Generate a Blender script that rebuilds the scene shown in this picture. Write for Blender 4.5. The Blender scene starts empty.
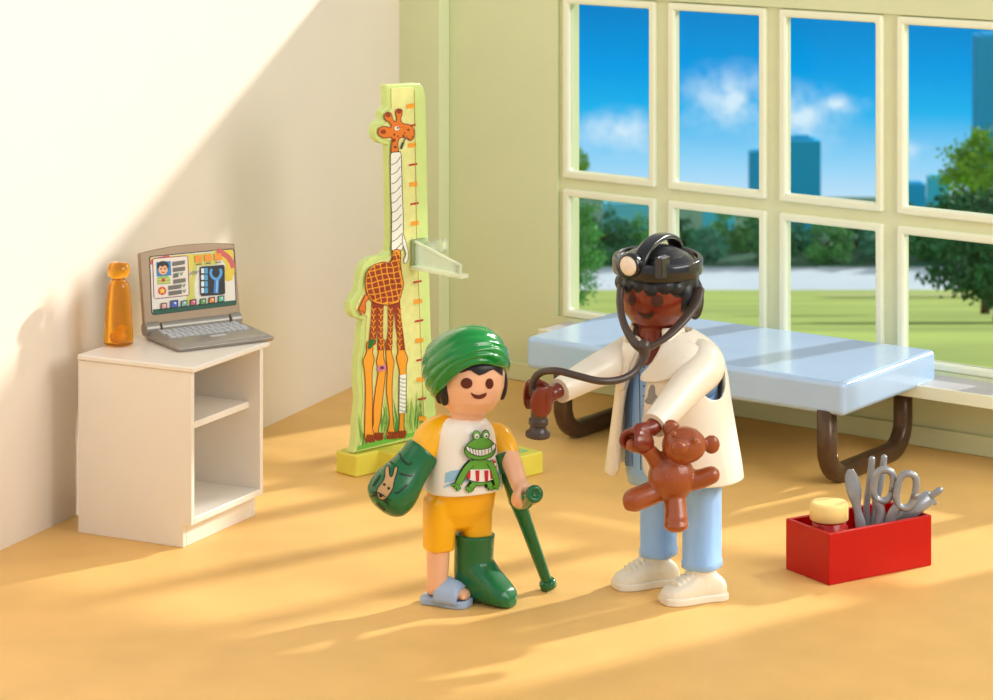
import bpy, bmesh, math, random
from mathutils import Vector, Matrix
from mathutils.bvhtree import BVHTree
from mathutils.geometry import tessellate_polygon
random.seed(7)
PI = math.pi
# camera: level, lens shifted down; 4 units above the floor (figure scale)
F, CH, CX, YH = 2800.0, 4.0, 496.5, -230.0
V = Vector
UP = V((0, 0, 1))
COL = bpy.context.scene.collection

def W(px, py, Y):
    return V(((px - CX) * Y / F, Y, CH - (py - YH) * Y / F))
def G(px, py, z=0.0):
    return W(px, py, (CH - z) * F / (py - YH))

# ------------------------------------------------------------ materials
def lin(c):
    c = c / 255.0
    return c / 12.92 if c <= 0.04045 else ((c + 0.055) / 1.055) ** 2.4
def rgb(c):
    return (lin(c[0]), lin(c[1]), lin(c[2]), 1.0)

MATS = {}
def mat(name, c, rough=0.35, metal=0.0, var=0.04, scale=9.0, bump=0.0, coat=0.0, trans=0.0, ior=1.46, sss=0.0, bscale=60.0, alpha=1.0):
    if name in MATS: return MATS[name]
    m = bpy.data.materials.new(name); m.use_nodes = True
    nt = m.node_tree; N = nt.nodes; L = nt.links
    b = N['Principled BSDF']
    b.inputs['Roughness'].default_value = rough
    b.inputs['Metallic'].default_value = metal
    b.inputs['IOR'].default_value = ior
    b.inputs['Coat Weight'].default_value = coat
    b.inputs['Coat Roughness'].default_value = 0.12
    b.inputs['Transmission Weight'].default_value = trans
    b.inputs['Alpha'].default_value = alpha
    if sss:
        b.inputs['Subsurface Weight'].default_value = sss
        b.inputs['Subsurface Radius'].default_value = (0.05, 0.03, 0.02)
        b.inputs['Subsurface Scale'].default_value = 0.5
    tc = N.new('ShaderNodeTexCoord')
    no = N.new('ShaderNodeTexNoise'); no.inputs['Scale'].default_value = scale; no.inputs['Detail'].default_value = 4
    L.new(tc.outputs['Object'], no.inputs['Vector'])
    r = N.new('ShaderNodeValToRGB')
    base = rgb(c)
    r.color_ramp.elements[0].position = 0.3; r.color_ramp.elements[1].position = 0.7
    r.color_ramp.elements[0].color = tuple(min(1, x * (1 - var)) for x in base[:3]) + (1,)
    r.color_ramp.elements[1].color = tuple(min(1, x * (1 + var)) for x in base[:3]) + (1,)
    L.new(no.outputs['Fac'], r.inputs['Fac']); L.new(r.outputs['Color'], b.inputs['Base Color'])
    if bump:
        n2 = N.new('ShaderNodeTexNoise'); n2.inputs['Scale'].default_value = bscale; n2.inputs['Detail'].default_value = 5
        L.new(tc.outputs['Object'], n2.inputs['Vector'])
        bp = N.new('ShaderNodeBump'); bp.inputs['Strength'].default_value = bump; bp.inputs['Distance'].default_value = 0.01
        L.new(n2.outputs['Fac'], bp.inputs['Height']); L.new(bp.outputs['Normal'], b.inputs['Normal'])
    MATS[name] = m
    return m

def clear_mat(name, tint, gloss=0.12, rough=0.03, diff=0.0, dcol=(255, 255, 255)):
    """thin clear sheet: transparent + a fresnel reflection (+ a little milky diffuse)"""
    if name in MATS: return MATS[name]
    m = bpy.data.materials.new(name); m.use_nodes = True
    nt = m.node_tree; N = nt.nodes; L = nt.links
    N.remove(N['Principled BSDF']); out = N['Material Output']
    t = N.new('ShaderNodeBsdfTransparent'); t.inputs['Color'].default_value = rgb(tint)
    g = N.new('ShaderNodeBsdfGlossy'); g.inputs['Roughness'].default_value = rough
    fr = N.new('ShaderNodeFresnel'); fr.inputs['IOR'].default_value = 1.4
    mx = N.new('ShaderNodeMixShader')
    mu = N.new('ShaderNodeMath'); mu.operation = 'MULTIPLY'; mu.inputs[1].default_value = gloss / 0.12 * 0.9
    L.new(fr.outputs[0], mu.inputs[0]); L.new(mu.outputs[0], mx.inputs[0])
    L.new(t.outputs[0], mx.inputs[1]); L.new(g.outputs[0], mx.inputs[2])
    last = mx
    if diff:
        d = N.new('ShaderNodeBsdfDiffuse'); d.inputs['Color'].default_value = rgb(dcol)
        tl = N.new('ShaderNodeBsdfTranslucent'); tl.inputs['Color'].default_value = rgb(dcol)
        ad = N.new('ShaderNodeMixShader'); ad.inputs[0].default_value = 0.5
        L.new(d.outputs[0], ad.inputs[1]); L.new(tl.outputs[0], ad.inputs[2])
        m2 = N.new('ShaderNodeMixShader'); m2.inputs[0].default_value = diff
        L.new(mx.outputs[0], m2.inputs[1]); L.new(ad.outputs[0], m2.inputs[2]); last = m2
    L.new(last.outputs[0], out.inputs['Surface'])
    MATS[name] = m
    return m

# ------------------------------------------------------------ geometry
def wloc(o):
    p = V((0, 0, 0))
    while o is not None:
        p = p + o.location; o = o.parent
    return p

class Geo:
    def __init__(s): s.v = []; s.f = []; s.m = []; s.s = []
    def add(s, vs, fs, m=0, sm=True):
        o = len(s.v); s.v += [V(p) for p in vs]
        for f in fs: s.f.append([i + o for i in f]); s.m.append(m); s.s.append(sm)
    def xf(s, M):
        s.v = [M @ p for p in s.v]; return s
    def merge(s, g, M=None):
        o = len(s.v); s.v += [(M @ p if M else p.copy()) for p in g.v]
        s.f += [[i + o for i in f] for f in g.f]; s.m += g.m; s.s += g.s
    def build(s, name, mats, parent=None, bevel=0, seg=3, remesh=0, smooth=0, solid=0, soff=0, subsurf=0, ang=40, origin=None, recalc=True, cut=None):
        me = bpy.data.meshes.new(name)
        if parent is not None: org = wloc(parent)
        elif origin is not None: org = V(origin)
        else:
            zs = min(p.z for p in s.v); xs = [p.x for p in s.v]; ys = [p.y for p in s.v]
            org = V(((min(xs) + max(xs)) / 2, (min(ys) + max(ys)) / 2, zs))
        me.from_pydata([tuple(p - org) for p in s.v], [], s.f)
        if not isinstance(mats, (list, tuple)): mats = [mats]
        for m in mats: me.materials.append(m)
        me.polygons.foreach_set('material_index', s.m)
        me.polygons.foreach_set('use_smooth', s.s)
        me.update()
        if recalc:
            bm = bmesh.new(); bm.from_mesh(me)
            bmesh.ops.recalc_face_normals(bm, faces=bm.faces); bm.to_mesh(me); bm.free()
        o = bpy.data.objects.new(name, me); COL.objects.link(o)
        if parent is not None: o.parent = parent
        else: o.location = org
        if remesh:
            q = o.modifiers.new('r', 'REMESH'); q.mode = 'VOXEL'; q.voxel_size = remesh; q.use_smooth_shade = True
        if smooth:
            q = o.modifiers.new('s', 'SMOOTH'); q.factor = 0.5; q.iterations = smooth
        if solid:
            q = o.modifiers.new('t', 'SOLIDIFY'); q.thickness = solid; q.offset = soff
        if cut is not None:
            for cobj in cut:
                q = o.modifiers.new('b', 'BOOLEAN'); q.operation = 'DIFFERENCE'; q.object = cobj; q.solver = 'EXACT'
        if bevel:
            q = o.modifiers.new('v', 'BEVEL'); q.width = bevel; q.segments = seg; q.limit_method = 'ANGLE'
            q.angle_limit = math.radians(ang); q.harden_normals = True
            me.polygons.foreach_set('use_smooth', [True] * len(me.polygons))
        if subsurf:
            q = o.modifiers.new('u', 'SUBSURF'); q.levels = subsurf; q.render_levels = subsurf
        if remesh or cut or solid: bake(o)
        return o

def bake(o):
    dg = bpy.context.evaluated_depsgraph_get(); dg.update()
    me = bpy.data.meshes.new_from_object(o.evaluated_get(dg), depsgraph=dg)
    mats = list(o.data.materials)
    o.modifiers.clear(); o.data = me
    if len(me.materials) == 0:
        for m in mats: me.materials.append(m)

def tag(o, label=None, cat=None, group=None, kind=None):
    if label: o['label'] = label
    if cat: o['category'] = cat
    if group: o['group'] = group
    if kind: o['kind'] = kind
    return o
def thing(name, loc, label, cat, group=None, kind=None):
    o = bpy.data.objects.new(name, None); COL.objects.link(o); o.location = V(loc); o.empty_display_size = 0.1
    return tag(o, label, cat, group, kind)

def cr(pts, n=6, closed=False):
    """catmull-rom through tuples of any length"""
    P = [tuple(p) for p in pts]; k = len(P); out = []
    rng = range(k) if closed else range(k - 1)
    for i in rng:
        a = P[(i - 1) % k] if closed or i > 0 else P[0]
        b = P[i]; c = P[(i + 1) % k]
        d = P[(i + 2) % k] if closed or i + 2 < k else P[-1]
        for j in range(n):
            t = j / n
            out.append(tuple(0.5 * ((2 * b[q]) + (-a[q] + c[q]) * t + (2 * a[q] - 5 * b[q] + 4 * c[q] - d[q]) * t * t + (-a[q] + 3 * b[q] - 3 * c[q] + d[q]) * t ** 3) for q in range(len(b))))
    if not closed: out.append(P[-1])
    return out

def spow(a, e): return math.copysign(abs(a) ** e, a)
def ring(c, ax, ay, rx, ry, n=2.0, seg=32, rot=0):
    c = V(c); e = 2.0 / n
    return [c + ax * (rx * spow(math.cos(rot + 2 * PI * i / seg), e)) + ay * (ry * spow(math.sin(rot + 2 * PI * i / seg), e)) for i in range(seg)]
def loft(g, rings, m=0, caps=(1, 1), sm=True, closed=True):
    n = len(rings[0]); vs = [p for r in rings for p in r]; fs = []
    for i in range(len(rings) - 1):
        for j in range(n if closed else n - 1):
            a = i * n + j; b = i * n + (j + 1) % n
            fs.append([a, b, b + n, a + n])
    if caps[0]: fs.append(list(range(n))[::-1])
    if caps[1]: fs.append([(len(rings) - 1) * n + j for j in range(n)])
    g.add(vs, fs, m, sm)
def frames(P):
    T = []
    for i in range(len(P)):
        a = P[max(0, i - 1)]; b = P[min(len(P) - 1, i + 1)]
        T.append((b - a).normalized())
    u = T[0].cross(UP)
    if u.length < 0.1: u = T[0].cross(V((1, 0, 0)))
    u.normalize(); out = []
    for t in T:
        u = (u - t * u.dot(t)).normalized()
        out.append((u, t.cross(u).normalized(), t))
    return out
def tube(g, pts, rads, seg=20, m=0, n=6, rnd=True, flat=1.0, side=None, end=(1, 1), smooth_path=True, expo=2.0):
    if not isinstance(rads, (list, tuple)): rads = [rads] * len(pts)
    q = [tuple(p) + (r,) for p, r in zip(pts, rads)]
    if smooth_path and len(q) > 2: q = cr(q, n)
    P = [V(a[:3]) for a in q]; R = [a[3] for a in q]
    fr = frames(P); rings = []
    if side is not None:
        side = V(side); fr = [((side - t * side.dot(t)).normalized(), t.cross((side - t * side.dot(t)).normalized()), t) for (_, _, t) in fr]
    def rg(i, c, k): return ring(c, fr[i][0], fr[i][1], max(R[i] * k, 1e-4), max(R[i] * k * flat, 1e-4), expo, seg)
    if rnd and end[0]:
        for a in (80, 60, 40, 20):
            rings.append(rg(0, P[0] - fr[0][2] * R[0] * math.sin(math.radians(a)) * min(flat, 1), math.cos(math.radians(a))))
    for i in range(len(P)): rings.append(rg(i, P[i], 1))
    if rnd and end[1]:
        for a in (20, 40, 60, 80):
            rings.append(rg(-1, P[-1] + fr[-1][2] * R[-1] * math.sin(math.radians(a)) * min(flat, 1), math.cos(math.radians(a))))
    loft(g, rings, m)
def ball(g, c, rx, ry=None, rz=None, ax=None, m=0, seg=24, e=2.0):
    ry = ry or rx; rz = rz or rx; c = V(c)
    if ax is None: ax = (V((1, 0, 0)), V((0, 1, 0)), UP)
    rings = []
    k = seg // 2
    for i in range(k + 1):
        a = -PI / 2 + PI * i / k; cs = max(math.cos(a), 0.004) ** (2 / e); sn = spow(math.sin(a), 2 / e)
        rings.append(ring(c + ax[2] * (rz * sn), ax[0], ax[1], rx * cs, ry * cs, 2, seg))
    loft(g, rings, m)
def lathe(g, c, prof, seg=40, m=0, ax=None, sm=True, caps=(1, 1)):
    c = V(c)
    if ax is None: ax = (V((1, 0, 0)), V((0, 1, 0)), UP)
    loft(g, [ring(c + ax[2] * h, ax[0], ax[1], max(r, 1e-4), max(r, 1e-4), 2, seg) for r, h in prof], m, caps, sm)
def box(g, O, a, b, c, la, lb, lc, m=0):
    O = V(O); a = a * la; b = b * lb; c = c * lc
    vs = [O, O + a, O + a + b, O + b, O + c, O + a + c, O + a + b + c, O + b + c]
    g.add(vs, [[0, 3, 2, 1], [4, 5, 6, 7], [0, 1, 5, 4], [1, 2, 6, 5], [2, 3, 7, 6], [3, 0, 4, 7]], m, False)
def prism(g, pts, d, m=0, sm=False):
    n = len(pts); vs = [V(p) for p in pts] + [V(p) + d for p in pts]
    g.add(vs, [list(range(n))[::-1], [n + i for i in range(n)]] + [[i, (i + 1) % n, n + (i + 1) % n, n + i] for i in range(n)], m, sm)

def perp(o1, o2):
    """two perpendicular floor directions whose vanishing points are nearest the offsets o1>0, o2<0"""
    a1 = math.atan2(F, o1); a2 = math.atan2(F, o2); e = (a2 - a1 - PI / 2) / 2
    a1 += e; a2 -= e
    return V((math.cos(a1), math.sin(a1), 0)), V((math.cos(a2), math.sin(a2), 0))
def reach(P, d, px):
    """length along d from P until picture column px"""
    k = (px - CX) / F
    return (k * P.y - P.x) / (d.x - k * d.y)

# -------- printed pictures: outlines laid onto the surface they are printed on
CAM = V((0, 0, CH))
class Print:
    def __init__(s, targets, layer0=1, step=0.0009, edge=1.6, auto=0.2, plane=None):
        s.g = Geo(); s.t = []; s.k = layer0; s.step = step; s.edge = edge; s.mats = []; s.auto = auto; s.plane = plane
        if plane: return
        dg = bpy.context.evaluated_depsgraph_get(); dg.update()
        for o in (targets if isinstance(targets, (list, tuple)) else [targets]):
            ev = o.evaluated_get(dg); me = ev.to_mesh(); M = Matrix.Translation(wloc(o))
            s.t.append(BVHTree.FromPolygons([M @ v.co for v in me.vertices], [tuple(p.vertices) for p in me.polygons]))
            ev.to_mesh_clear()
    def mi(s, m):
        if m not in s.mats: s.mats.append(m)
        return s.mats.index(m)
    def poly(s, pts, m, curve=False, n=4, bump=True):
        if bump: s.k += s.auto
        if curve: pts = cr(pts, n, True)
        bm = bmesh.new()
        vs = [bm.verts.new((p[0], p[1], 0)) for p in pts]
        for t3_ in tessellate_polygon([[V((p[0], p[1], 0)) for p in pts]]):
            try: bm.faces.new([vs[i] for i in t3_])
            except ValueError: pass
        if s.edge:
            for _ in range(6):
                es = [e for e in bm.edges if e.calc_length() > s.edge]
                if not es or len(bm.faces) > 9000: break
                bmesh.ops.subdivide_edges(bm, edges=es, cuts=1)
                bmesh.ops.triangulate(bm, faces=bm.faces[:])
        bm.verts.index_update()
        pos = []
        for v in bm.verts:
            d = (W(v.co.x, v.co.y, 10.0) - CAM).normalized(); best = None
            if s.plane:
                o_, n_ = s.plane; t_ = (o_ - CAM).dot(n_) / d.dot(n_)
                pos.append(CAM + d * t_ - n_ * (math.copysign(1, n_.dot(d)) * s.step * s.k)); continue
            for t in s.t:
                h = t.ray_cast(CAM, d)
                if h[0] is not None and (best is None or h[3] < best[3]): best = h
            if best is None: pos.append(None); continue
            nn = best[1] if best[1].dot(d) < 0 else -best[1]
            pos.append(best[0] + nn * (s.step * s.k))
        idx = {}; vv = []; ff = []
        for f in bm.faces:
            q = [v.index for v in f.verts]
            if any(pos[i] is None for i in q): continue
            P = [pos[i] for i in q]
            if max((P[0] - P[1]).length, (P[1] - P[2]).length) > 0.25 and s.edge: continue
            for i in q:
                if i not in idx: idx[i] = len(vv); vv.append(pos[i])
            ff.append([idx[i] for i in q])
        bm.free()
        s.g.add(vv, ff, s.mi(m), True)
        return s
    def ell(s, cx, cy, rx, ry, m, n=18, rot=0):
        c, d = math.cos(rot), math.sin(rot)
        return s.poly([(cx + rx * math.cos(a) * c - ry * math.sin(a) * d, cy + rx * math.cos(a) * d + ry * math.sin(a) * c) for a in [2 * PI * i / n for i in range(n)]], m)
    def line(s, pts, w, m, curve=True, closed=False, taper=False):
        if curve and len(pts) > 2: pts = cr(pts, 4, closed)
        if closed: pts = list(pts) + [pts[0]]
        s.k += s.auto
        L = []; R = []
        for i, p in enumerate(pts):
            if closed and i in (0, len(pts) - 1): a, b = pts[-2], pts[1]
            else: a, b = pts[max(0, i - 1)], pts[min(len(pts) - 1, i + 1)]
            dx, dy = b[0] - a[0], b[1] - a[1]; l = math.hypot(dx, dy) or 1
            ww = w * (1 - 0.8 * i / (len(pts) - 1)) if taper else w
            L.append((p[0] - dy / l * ww / 2, p[1] + dx / l * ww / 2)); R.append((p[0] + dy / l * ww / 2, p[1] - dx / l * ww / 2))
        for i in range(len(pts) - 1):
            s.poly([L[i], L[i + 1], R[i + 1], R[i]], m, bump=False)
        return s
    def shape(s, pts, fill, edge, w, curve=True):
        s.poly(pts, fill, curve); s.up(); s.line(pts, w, edge, curve, True); return s
    def up(s): s.k += 0.5; return s
    def build(s, name, parent): return s.g.build(name, s.mats, parent, recalc=False)
    def join(s, o):
        """make the print part of the mesh it is printed on"""
        me = o.data; off = wloc(o)
        bm = bmesh.new(); bm.from_mesh(me)
        base = len(me.materials)
        for m in s.mats: me.materials.append(m)
        vs = [bm.verts.new(p - off) for p in s.g.v]
        for f, mi in zip(s.g.f, s.g.m):
            try: q = bm.faces.new([vs[i] for i in f])
            except ValueError: continue
            q.material_index = base + mi; q.smooth = True
        bm.to_mesh(me); bm.free()
def Z(x0, y0, sc): return lambda pts: [(x0 + x * sc, y0 + y * sc) for x, y in pts]
def bakeall(o):
    if o.modifiers: bake(o)
    return o
WORLD = 1.0
UPPER = (168, 170, 172)
BACK_FILL = (0.62, 0.63, 0.65, 1)
SUN_AZ = math.atan2(0.6, 0.8); SUN_EL = math.radians(24.5); SUN_E = 4.1
FILL_L, FILL_R = 40, 430
SPOT_AT, SPOT_TO, SPOT_E, SPOT_CONE = (6.3, 16.6, 6.6), (0.4, 13.4, 0.3), 650, 36
EXPO = 0.0
# ============================================================ setting
M_floor = mat('sand_coloured_floor', (235, 187, 110), 0.5, var=0.05, scale=3.0, bump=0.25, bscale=160)
M_lwall = mat('white_wall', (240, 229, 214), 0.6, var=0.012, scale=2.0)
M_bwall = mat('pale_green_wall', (219, 226, 180), 0.55, var=0.02, scale=1.5)
M_frame = mat('cream_window_frame', (224, 227, 186), 0.4, var=0.02)
M_sash = mat('ivory_sash', (240, 243, 214), 0.35, var=0.01)
M_sill = mat('grey_stone_sill', (196, 192, 192), 0.45, var=0.05, scale=6)
M_glass = clear_mat('window_glass', (252, 254, 255), 0.02)


C0 = G(404, 361)                                    # room corner
TB = V((3706, -F, 0)).normalized(); NB = V((-TB.y, TB.x, 0)); NB = NB if NB.dot(V((0, 1, 0))) > 0 else -NB   # back wall: along, outward
TL = -V((1180, F, 0)).normalized(); NL = V((TL.y, -TL.x, 0)); NL = NL if NL.x < 0 else -NL
fl_ = [C0 - TB * 0.1, C0 + TB * 11.5, V((9.5, 5, 0)), C0 + TL * 15 - TB * 0.4, C0 + TL * 0.0 - TB * 0.1 - NB * 0.0]; fl_[4] = C0 + TL * 0.3 - TB * 0.1
g = Geo(); prism(g, [p - UP * 0.1 for p in fl_], UP * 0.1)
tag(g.build('floor', M_floor), kind='structure')
g = Geo(); box(g, C0 + TB * 0.02 - TL * 0.2, TL, NL, UP, 11, 0.2, 5.2)
tag(g.build('wall_left', M_lwall), kind='structure')
def bp(s, d, z): return C0 + TB * s + NB * d + UP * z   # on the back wall: along, outward, up
S0, PIT, PW = 1.366, 0.817, 0.622
ZR = ((0.504, 1.236), (1.404, 2.485))
NC = 6
SA, SE = S0 - 0.09, S0 + PIT * (NC - 1) + PW + 0.09
HL, HW, HR = 3.15, 3.15, 5.0
g = Geo()
box(g, bp(-0.2, 0, 0), TB, NB, UP, SA + 0.2, 0.25, HL)
box(g, bp(SA, 0, 0), TB, NB, UP, SE - SA, 0.25, ZR[0][0] - 0.05)
box(g, bp(SA, 0, ZR[1][1] + 0.06), TB, NB, UP, SE - SA, 0.25, HW - ZR[1][1] - 0.06)
box(g, bp(SE, 0, 0), TB, NB, UP, 4.5, 0.25, HR)
tag(g.build('wall_back', M_bwall), kind='structure')
g = Geo(); box(g, bp(-0.05, -0.11, 0), TB, NB, UP, 0.445, 0.11, HL)
tag(g.build('trim_1', M_bwall, bevel=0.012), kind='structure')
g = Geo(); box(g, bp(0.404, -0.03, 0), TB, NB, UP, 7.0, 0.03, 0.12)
tag(g.build('baseboard_back', M_bwall, bevel=0.01), kind='structure')

win = thing('window_1', bp(SA, 0, 0), 'cream framed window of two rows of panes in the pale green wall', 'window', kind='structure')
g = Geo()
z0, z1 = ZR[0][0] - 0.05, ZR[1][1] + 0.06
gap = PIT - PW
for k in range(NC + 1):
    a = S0 + PIT * k - gap if k else SA
    b = S0 + PIT * k if k < NC else SE
    box(g, bp(a, 0.03, z0), TB, NB, UP, b - a, 0.035, z1 - z0)
for (a, b) in ((z0, ZR[0][0]), (ZR[0][1], ZR[1][0]), (ZR[1][1], z1)):
    box(g, bp(SA, 0.031, a), TB, NB, UP, SE - SA, 0.033, b - a)
g.build('mullions', M_frame, win)
for k in range(NC):
    for (za, zb) in ZR:
        a = S0 + PIT * k; b = a + PW; g = Geo(); e = 0.05
        O = [bp(a - e, 0.0, za - e), bp(b + e, 0.0, za - e), bp(b + e, 0.0, zb + e), bp(a - e, 0.0, zb + e)]
        I = [bp(a, 0.0, za), bp(b, 0.0, za), bp(b, 0.0, zb), bp(a, 0.0, zb)]
        D = NB * 0.06
        vs = O + I + [p + D for p in O] + [p + D for p in I]
        fs = []
        for i in range(4):
            j = (i + 1) % 4
            fs += [[i, j, j + 4, i + 4], [i + 8, i + 12, j + 12, j + 8], [i, i + 8, j + 8, j], [i + 4, j + 4, j + 12, i + 12]]
        g.add(vs, fs, 0, False)
        g.build('sash', M_sash, win, bevel=0.016)
        g = Geo(); box(g, bp(a - 0.01, 0.035, za - 0.01), TB, NB, UP, PW + 0.02, 0.006, zb - za + 0.02)
        g.build('glass_pane', M_glass, win)
g = Geo(); box(g, bp(SA + 0.1, -0.33, ZR[0][0] - 0.13), TB, NB, UP, SE - SA - 0.1, 0.38, 0.06)
g.build('sill', M_sill, win, bevel=0.01)
g = Geo(); box(g, bp(SA + 0.1, -0.345, ZR[0][0] - 0.14), TB, NB, UP, SE - SA - 0.1, 0.014, 0.075)
g.build('sill_edge', M_sash, win, bevel=0.004)

# ============================================================ outdoors: a hillside running down to a river and a city
M_grass = mat('park_grass', (168, 190, 84), 0.9, var=0.25, scale=0.12)
M_path = mat('pale_path', (214, 200, 168), 0.9, var=0.06, scale=0.5)
M_water = mat('river_water', (226, 241, 255), 0.5, var=0.06, scale=0.1)
M_leaf = [mat('leaf_deep', (62, 132, 84), 0.8, var=0.4, scale=0.5), mat('leaf_mid', (100, 174, 98), 0.8, var=0.4, scale=0.5), mat('leaf_bright', (130, 186, 60), 0.8, var=0.3, scale=2.0), mat('leaf_blue_green', (76, 158, 128), 0.8, var=0.35, scale=0.5)]
M_bark = mat('bark', (90, 68, 48), 0.9, var=0.2, scale=8)
def tz(Y): return -0.7 if Y < 21 else -0.7 + (Y - 21.0) * (-51.0 / 279.0) if Y < 300 else -51.7
g = Geo()
ys = [8, 21, 24, 30, 40, 55, 75, 100, 140, 190, 240, 300, 322]
rows = []
for y in ys:
    rows.append([V((x * y, y, tz(y) if y <= 300 else -56.5)) for x in [-0.5 + 0.1 * i for i in range(12)]])
g.add([p for r in rows for p in r], [[i * 12 + j, i * 12 + j + 1, (i + 1) * 12 + j + 1, (i + 1) * 12 + j] for i in range(len(rows) - 1) for j in range(11)], 0, True)

tag(g.build('hillside', M_grass), kind='structure')
g = Geo(); g.add([V((-300,337,-56.1)),V((600,337,-56.1)),V((900,350,-56.1)),V((-300,350,-56.1)),V((2500,1600,-240)),V((-600,1600,-240))],[[0,1,2,3],[3,2,4,5]],0,True)
tag(g.build('far_bank', mat('wooded_far_bank', (58, 112, 84), 0.9, var=0.3, scale=0.05)), kind='structure')
g = Geo(); box(g, (-300, 318, -56.6), V((1, 0, 0)), V((0, 1, 0)), UP, 700, 20.5, 0.5)
tag(g.build('river', M_water), 'pale blue river beyond the park meadow', 'river', kind='stuff')
g = Geo()
L_ = []; R_ = []
for i in range(25):
    x = 18 + i * 4.0; yy = 150 - 0.9 * (x - 18) * 0.35 + 3 * math.sin(i * 0.5)
    L_.append(V((x, yy, tz(yy) + 0.15))); R_.append(V((x, yy + 9, tz(yy + 9) + 0.15)))
loft(g, [L_, R_], 0, (0, 0), closed=False)
tag(g.build('footpath', M_path), kind='structure')

def crown_geo(cx, cy, cz, rx, rz, n, leaf, seed, layered=False):
    rnd = random.Random(seed); g = Geo()
    cl = []
    for i in range(n // 40):
        while True:
            p = V((rnd.uniform(-1, 1), rnd.uniform(-1, 1), rnd.uniform(-1, 1)))
            if 0.35 < p.length < 1: break
        cl.append(V((p.x * rx, p.y * rx, p.z * rz)))
    vs = []; fs = []
    for c in cl:
        cr_ = rx * rnd.uniform(0.16, 0.3)
        for k in range(40):
            d = V((rnd.gauss(0, 1), rnd.gauss(0, 1), rnd.gauss(0, 0.35 if layered else 0.8))) * cr_ * 0.55
            p = V((cx, cy, cz)) + c + d
            a = V((rnd.gauss(0, 1), rnd.gauss(0, 1), rnd.gauss(0, 1))).normalized() * leaf
            b = a.cross(V((rnd.gauss(0, 1), rnd.gauss(0, 1), rnd.gauss(0, 1)))).normalized() * leaf * 0.6
            o = len(vs); vs += [p - a, p + b, p + a, p - b]; fs.append([o, o + 1, o + 2, o + 3])
    g.add(vs, fs, 0, False)
    return g
def tree(px, py, Y, rxp, rzp, n, m, seed, label, group=None, layered=False, leaf=0.05):
    c = W(px, py, Y); rx = rxp * Y / F; rz = rzp * Y / F
    base = tz(Y) if Y < 322 else -56.05
    t = thing('tree', (c.x, c.y, base), label, 'tree', group)
    g = Geo()
    top = c.z
    tube(g, [V((c.x, c.y, base)), V((c.x + rx * 0.05, c.y, (base + top) / 2)), V((c.x, c.y, top))], [rx * 0.11, rx * 0.08, rx * 0.03], 10, rnd=False)
    for k in range(7):
        a = k * 2.4; h = base + (top - base) * (0.55 + 0.06 * k)
        tube(g, [V((c.x, c.y, h)), V((c.x + math.cos(a) * rx * 0.6, c.y + math.sin(a) * rx * 0.6, h + rz * 0.35))], [rx * 0.04, rx * 0.01], 6, rnd=False)
    g.build('trunk', M_bark, t)
    crown_geo(c.x, c.y, c.z, rx, rz, n, leaf * rx, seed, layered).build('foliage', m, t, recalc=False)
    return t
tree(1002, 245, 60, 88, 52, 9000, M_leaf[0], 1, 'large dark green layered tree behind the rightmost window column', layered=True, leaf=0.045)
tree(985, 172, 75, 44, 40, 5000, M_leaf[2], 2, 'bright green treetop seen in the upper right window pane', leaf=0.06)
tree(572, 248, 60, 34, 56, 5200, M_leaf[1], 3, 'tall mid green tree behind the leftmost lower window pane', leaf=0.06)
tree(574, 160, 90, 17, 12, 1600, M_leaf[2], 4, 'small bright treetop at the lower left corner of the leftmost upper pane', leaf=0.08)
belt = [(600, 236, 27, 30), (628, 243, 22, 24), (655, 238, 28, 28), (683, 240, 24, 28), (707, 244, 20, 22), (738, 238, 30, 34), (770, 243, 24, 27), (800, 247, 27, 24), (826, 240, 26, 30), (856, 238, 24, 32), (884, 241, 24, 30), (912, 238, 26, 34), (944, 240, 28, 32), (980, 238, 30, 34), (1015, 238, 30, 36)]
for i, (px, py, a, b) in enumerate(belt):
    tree(px, py + 3, (343, 352)[i % 2], a * 0.93, b * 1.08, 2400, M_leaf[(0, 3, 1)[i % 3]], 20 + i, 'round tree in the dark green belt along the far river bank', 'trees along the far river bank', leaf=0.09)

def building(px0, px1, ytop, Y, c, label, step=0):
    c = (int(c[0] * 0.7 + 22), min(255, int(c[1] * 0.9 + 72)), 255); a = W(px0, 200, Y).x; b = W(px1, 200, Y).x; top = W(0, ytop, Y).z; base = -56.1 - 0.1471 * (Y - 350) - 1.0  # blue distance haze mixed into the facade colour
    w = b - a
    key = 'hazed_facade_%d_%d_%d' % c
    t = thing('tower_building', ((a + b) / 2, Y, base), label, 'building')
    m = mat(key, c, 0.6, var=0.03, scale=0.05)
    X, Yv = V((1, 0, 0)), V((0, 1, 0))
    g = Geo(); box(g, (a, Y, base), X, Yv, UP, w, w * 0.8, top - base); g.build('tower_body', m, t, bevel=w * 0.02, seg=2)
    g = Geo(); box(g, (a + w * 0.18, Y + w * 0.15, top), X, Yv, UP, w * 0.64, w * 0.5, w * 0.06)
    if step: box(g, (a + w * 0.3, Y + w * 0.2, top + w * 0.06), X, Yv, UP, w * 0.4, w * 0.3, w * 0.06)
    g.build('roof_block', m, t)
    g = Geo(); n = max(6, int((top - base) / (w * 0.12)))
    for k in range(n):
        z = base + (top - base) * (k + 0.3) / n
        box(g, (a + w * 0.05, Y - w * 0.006, z), X, Yv, UP, w * 0.9, w * 0.01, (top - base) / n * 0.45)
    g.build('window_bands', mat('bands_%d_%d_%d' % c, tuple(int(x * 0.96) for x in c), 0.3, var=0.02, scale=0.05), t)
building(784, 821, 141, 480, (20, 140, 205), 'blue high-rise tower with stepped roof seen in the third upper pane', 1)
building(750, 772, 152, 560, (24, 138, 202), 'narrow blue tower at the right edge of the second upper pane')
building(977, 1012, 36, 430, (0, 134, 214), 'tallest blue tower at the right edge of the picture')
building(902, 926, 184, 500, (30, 140, 205), 'low blue block at the left of the rightmost upper pane')
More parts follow.
